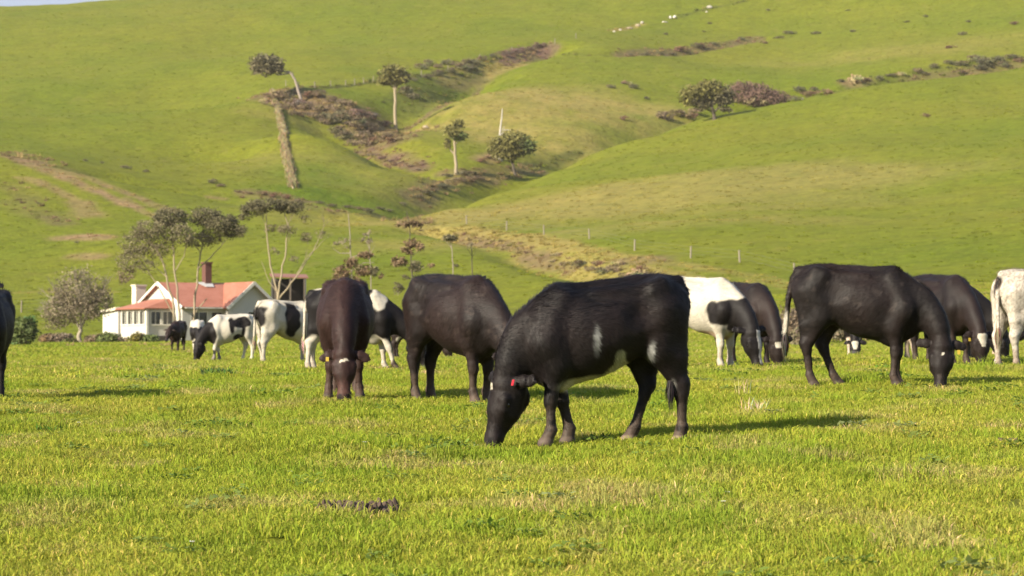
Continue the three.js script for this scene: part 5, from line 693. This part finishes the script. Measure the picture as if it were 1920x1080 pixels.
fence('old fence along the top of the gully bank', [[536, 162], [560, 165], [590, 165], [620, 163], [648, 161], [665, 159], [682, 157], [700, 154], [720, 152], [760, 148], [790, 143], [840, 132], [900, 112], [960, 98], [1040, 82], [1080, 72]], 1.5, 0.12, 480);
{ // overgrown fence bank running down the left slope
  const pts = []; for (let k = 0; k <= 40; k++) { const t = k / 40, u = mix(510, 551, t) + (t < 0.3 ? 5 * t / 0.3 : 5) * (1 - t) * 1.2, v = mix(172, 358, t); pts.push(pick(u + 2.2 * vnoise(k * 0.7, 3.3), v, 380)); }
  const t = thing('fence_bank', 'overgrown pale fence bank running down the left hillside', 'bank', [pts[0].x, pts[0].y, pts[0].z]), r = rng(611), mb = new MB(), leaf = new MB(), P0 = pts[0]; let prev = null;
  pts.forEach((p, i) => { const a = pts[Math.max(0, i - 1)], b = pts[Math.min(40, i + 1)], dx = b.x - a.x, dz = b.z - a.z, L = Math.hypot(dx, dz) || 1, nx = -dz / L, nz = dx / L, tp = Math.min(1, (i + 0.15) / 3, (40.15 - i) / 3), w = (0.4 + 0.3 * r()) * tp, h = (0.55 + 0.7 * r()) * tp, row = []; for (let k = 0; k <= 8; k++) { const q = k / 8 * 2 - 1, y = h * Math.pow(1 - q * q, 0.45) - 0.3; row.push(mb.v(p.x - P0.x + nx * q * w, p.y - P0.y + y, p.z - P0.z + nz * q * w, nx * q, 0.6, nz * q)); } if (prev) for (let k = 0; k < 8; k++) mb.i.push(prev[k], prev[k + 1], row[k + 1], prev[k], row[k + 1], row[k]); prev = row; });
  const g = mb.geo(); g.computeVertexNormals(); part('earth_bank', g, std(0.36, 0.285, 0.185, 1), t);
  for (let k = 0; k < 6000; k++) { const i = Math.floor(r() * 39), p = pts[i], q = pts[i + 1], s = r(), o = (r() + r() - 1) * 1.15, x = mix(p.x, q.x, s) - P0.x + o, z = mix(p.z, q.z, s) - P0.z + (r() - 0.5) * 1.2, y = mix(p.y, q.y, s) - P0.y + 0.6 * Math.pow(Math.max(0, 1 - (o / 0.7) ** 2), 0.45) + 0.05, l = 0.28 + 0.3 * r(), a = r() * 6.28, c = (r() < 0.25 ? FOL.olive : r() < 0.3 ? FOL.scrub : FOL.straw).map((e) => e * (0.75 + 0.5 * r())); leaf.leaf(x, y, z, (r() - 0.5) * 0.2, l, (r() - 0.5) * 0.2, Math.cos(a) * 0.07, 0, Math.sin(a) * 0.07, [-0.3, 0.7, 0.6], c); }
  const lf = part('dry_grass', leaf.geo(true), leafMat, t); lf.userData.kind = 'stuff';
}
function rock(seed, sx, sy, sz) { const g = new THREE.IcosahedronGeometry(1, 1), p = g.attributes.position, v = new THREE.Vector3(); for (let i = 0; i < p.count; i++) { v.fromBufferAttribute(p, i); v.multiplyScalar(1 + 0.28 * vnoise(v.x * 1.7 + seed, v.y * 1.7, v.z * 1.7) + 0.1 * vnoise(v.x * 5, v.y * 5 + seed, v.z * 5)); p.setXYZ(i, v.x * sx, v.y * sy, v.z * sz); } g.computeVertexNormals(); return g; }
const rockPale = std(0.44, 0.40, 0.33, 0.95), rockTan = std(0.34, 0.27, 0.18, 0.95), rockWhite = std(0.66, 0.63, 0.56, 0.9);
for (const [u, v, w, h, m, lab] of [[1257, 34, 6, 8, rockWhite, 'left of two bright white rocks high on the hill'], [1265, 33, 7, 8, rockWhite, 'right of two bright white rocks high on the hill'], [1330, 15, 14, 8, rockPale, 'large pale outcrop rock on the upper hill track'], [1325, 23, 6, 4, rockPale, 'small pale stone below the large outcrop rock'], [1152, 60, 6, 5, rockPale, 'pale stone at the left end of the rocky bank'], [1163, 57, 7, 5, rockPale, 'second pale stone of the rocky bank'], [1180, 54, 14, 6, rockTan, 'tan rock ledge of the rocky bank'], [1196, 49, 12, 7, rockTan, 'tan rock near the right end of the rocky bank'], [1204, 44, 8, 8, rockPale, 'upright pale stone at the right end of the rocky bank'], [1246, 42, 12, 4, rockPale, 'flat grey stone left below the white rocks'], [798, 240, 14, 8, rockTan, 'cream-coloured rock beside the gully scrub'], [674, 236, 22, 5, rockTan, 'reddish tan slip face rock in the gully'], [1505, 187, 4, 8, rockPale, 'thin pale stone on the skyline right of the rusty mound']]) { const p = pick(u, v, 400); solo('rock', rock(u, px(p, w) * 0.42, px(p, h) * 0.42, px(p, w) * 0.4), m, lab, 'rock', [p.x, p.y + px(p, h) * 0.15, p.z], 'pale rocks on the hill'); }
// soil and droppings in the turf
function clod(seed, w, h, dp) { const r = rng(seed), gs = []; for (let k = 0; k < 90; k++) { const g = rock(seed + k, 1, 1, 1), s = 0.035 + 0.07 * r() * r(); g.scale(w * s * (0.7 + 0.6 * r()), h * (0.2 + 0.45 * r()), dp * s * 1.4); g.rotateY(r() * 3); g.rotateX((r() - 0.5) * 0.8); const a = r() * 6.28, R = Math.sqrt(r()); g.translate(Math.cos(a) * R * w * 0.45, h * 0.12, Math.sin(a) * R * dp * 0.45); gs.push(g); } return mergeGeometries(gs); }
const soilMat = std(0.075, 0.050, 0.034, 1), soilDry = std(0.17, 0.12, 0.075, 1);
[[0, 0.54, 0.12, 0.36, soilMat, 'dark brown crumbled dung heap in the foreground grass, left of centre'], [1, 0.16, 0.04, 0.12, soilMat, 'small dark clod of soil in the lower left grass'], [2, 0.18, 0.05, 0.14, soilDry, 'pale dry clod beside the shadow of the nearest cow'], [3, 0.16, 0.06, 0.14, soilMat, 'small brown clod in the grass at the right edge']].forEach(([i, w, h, dp, m, lab]) => { const p = soil[i]; solo('dung_heap', clod(700 + i * 40, w, h, dp), m, lab, 'dung', [p.x, p.y, p.z], 'droppings in the turf'); });
// plants standing out of the turf
function tuft(name, label, cat, u, d, n, h, w, spread, col, seed, wide) {
  const p = onGround(u, d), r = rng(seed), mb = new MB();
  for (let k = 0; k < n; k++) { const a = r() * 6.28, R = spread * Math.sqrt(r()) * 0.6, t = r() * 6.28, l = h * (0.5 + 0.6 * r()), lean = (wide ?? 0.5) * l * (0.4 + r()), x = Math.cos(a) * R, z = Math.sin(a) * R * 0.7, dx = Math.cos(t) * lean, dz = Math.sin(t) * lean, s = t + 1.57, wx = Math.cos(s) * w, wz = Math.sin(s) * w, c = col.map((q) => q * (0.7 + 0.6 * r())), nn = [dx, l, dz]; const i = mb.v(x - wx * 0.5, -0.01, z - wz * 0.5, ...nn, c); mb.v(x + wx * 0.5, -0.01, z + wz * 0.5, ...nn, c); mb.v(x + dx * 0.5 - wx, l * 0.6, z + dz * 0.5 - wz, ...nn, c); mb.v(x + dx * 0.5 + wx, l * 0.6, z + dz * 0.5 + wz, ...nn, c); mb.v(x + dx, l * 0.9, z + dz, ...nn, c); mb.i.push(i, i + 1, i + 3, i, i + 3, i + 2, i + 2, i + 3, i + 4); }
  const g = mb.geo(true); return solo(name, g, grassMat, label, cat, [p.x, p.y, p.z]);
}
tuft('thistle_clump', 'dark green thistle clump in the grass below the patched cow', 'plant', 408, 33.5, 150, 0.17, 0.012, 0.36, [0.115, 0.185, 0.05], 801, 0.8);
tuft('thistle_clump', 'small dark weed left of the thistle clump', 'plant', 308, 38, 60, 0.10, 0.012, 0.2, [0.11, 0.17, 0.045], 802, 0.8);
tuft('dry_grass_tuft', 'pale dry straw tuft in the grass right of the nearest cow', 'plant', 1418, 23.2, 46, 0.17, 0.004, 0.22, [0.62, 0.50, 0.30], 803, 0.9);
tuft('dry_grass_tuft', 'tall thin dry stalks beyond the straw tuft', 'plant', 1392, 25.5, 18, 0.26, 0.003, 0.12, [0.55, 0.46, 0.26], 804, 0.3);
tuft('weed', 'dark broadleaf weed between the legs of the nearest cow', 'plant', 1128, 20.1, 26, 0.10, 0.008, 0.10, [0.06, 0.10, 0.02], 805, 0.7);
tuft('weed', 'leafy green weed patch below the white-tailed cow', 'plant', 1655, 33, 60, 0.10, 0.012, 0.3, [0.14, 0.24, 0.03], 806, 0.8);
tuft('weed', 'dark green grass patch left of the dung heap', 'plant', 90, 22, 60, 0.10, 0.007, 0.25, [0.10, 0.17, 0.02], 807, 0.8);
const petal = std(0.82, 0.80, 0.74, 0.8), fl = (u, d, lab) => { const p = onGround(u, d), mb = new MB(); for (let k = 0; k < 9; k++) { const a = k / 9 * 6.283; mb.leaf(Math.cos(a) * 0.012, 0.055, Math.sin(a) * 0.012, Math.cos(a) * 0.012, 0.004, Math.sin(a) * 0.012, -Math.sin(a) * 0.005, 0, Math.cos(a) * 0.005, [0, 1, 0.2]); } const t = thing('daisy', lab, 'flower', [p.x, p.y, p.z], 0, 'white flowers in the turf'); part('petals', mb.geo(true), petal, t); const s = new MB(); s.tube([[0, 0, 0], [0.004, 0.03, 0], [0, 0.055, 0]], [0.0015, 0.0014, 0.0012], 4); part('stem', s.geo(), std(0.1, 0.2, 0.03), t); };
[[1355, 15.1, 'white daisy low in the right foreground grass'], [1364, 15.9, 'second white daisy just above the right foreground one'], [892, 19.7, 'white daisy at the muzzle of the nearest cow'], [684, 19.6, 'white daisy left of the nearest cow in the mid turf'], [148, 22.5, 'white daisy at far left of the turf'], [360, 13.6, 'white daisy low in the left foreground grass'], [545, 18, 'white daisy left of centre above the dung heap']].forEach((a) => fl(...a));

// rough grass on the hills: tufts too many to count
{
  const hillTuft = (seed, n, h) => { const r = rng(seed), mb = new MB(); for (let k = 0; k < n; k++) { const a = r() * 6.28, R = 0.5 * Math.sqrt(r()), x = Math.cos(a) * R, z = Math.sin(a) * R, l = h * (0.4 + 0.8 * r()), t = r() * 6.28, w = 0.055 + 0.05 * r(), b = 0.75 + 0.5 * r(); const i = mb.v(x - Math.cos(t) * w, -0.03, z - Math.sin(t) * w, 0, 1, 0, [b, b, b]); mb.v(x + Math.cos(t) * w, -0.03, z + Math.sin(t) * w, 0, 1, 0, [b, b, b]); mb.v(x + (r() - 0.5) * h * 1.2, l, z + (r() - 0.5) * h * 1.2, 0, 1, 0, [b, b, b]); mb.i.push(i, i + 1, i + 2); } return mb.geo(true); };
  const fill = (name, label, geo, list) => { const o = new THREE.InstancedMesh(geo, grassMat, list.length), M = new THREE.Matrix4(), c = new THREE.Color(), Q = new THREE.Quaternion(), r = rng(list.length); list.forEach(([x, z, s, sy, col], k) => { Q.setFromEuler(new THREE.Euler(0, r() * 6.28, 0)); M.compose(new THREE.Vector3(x, groundY(x, z), z), Q, new THREE.Vector3(s, s * sy, s)); o.setMatrixAt(k, M); c.setRGB(...col); o.setColorAt(k, c); }); o.name = numbered(name); scene.add(o); tag(o, label, 'grass', null, 'stuff'); };
  const r = rng(901), a = [], b = [];
  for (let k = 0; k < 42000; k++) { const d = Math.sqrt(mix(150 * 150, 900 * 900, Math.pow(r(), 1.15))), x = (r() * 2 - 1) * 0.215 * d, z = -d, c = landColor(x, z), dry = clamp((c[0] / c[1] - 0.95) * 2.2), q = r(); if (q > 0.22 + 0.5 * dry + 0.35 * smooth(0.0, 0.4, fbm(x * 0.06, d * 0.05, 55, 3))) continue; const t = 0.80 + 0.45 * r(); a.push([x, z, 0.45 + 0.6 * r(), 0.45 + 0.5 * dry * r(), c.map((e) => Math.min(0.6, e * t * 1.25))]); }
  for (const s of STROKES) { const [pts, w, col, k] = s; for (let i = 0; i + 1 < pts.length; i++) { const L = Math.hypot(pts[i + 1].x - pts[i].x, pts[i + 1].z - pts[i].z), n = Math.min(420, L * w * 0.8 * k); if (col === C.earth) continue; for (let j = 0; j < n; j++) { const t = r(), o = (r() + r() - 1) * w * 1.6, x = mix(pts[i].x, pts[i + 1].x, t) + o, z = mix(pts[i].z, pts[i + 1].z, t) + (r() + r() - 1) * w * 1.6, f = 0.8 + 0.8 * r(); const sz = clamp(-z / 480, 0.42, 1); b.push([x, z, (0.5 + 0.8 * r()) * sz, (0.6 + 0.7 * r()) * (col === C.tan ? 0.65 : 1), mix3(col, r() < 0.45 ? C.green : C.tan, 0.5 * r()).map((e) => e * f * (col === C.tan ? 0.95 : 1.3))]); } } }
  fill('hill_grass', 'short tufted grass over the hillsides', hillTuft(911, 34, 0.30), a);
  fill('rough_grass', 'rank brown and straw-coloured growth along gullies and ditches', hillTuft(912, 34, 0.55), b);
}

// ---------------------------------------------------------------- thin haze of a mild day
{ const c = new THREE.Color(); c.setRGB(1, 0.93, 0.80); scene.fog = new THREE.FogExp2(c, 0.00007); }
renderer.render(scene, camera);
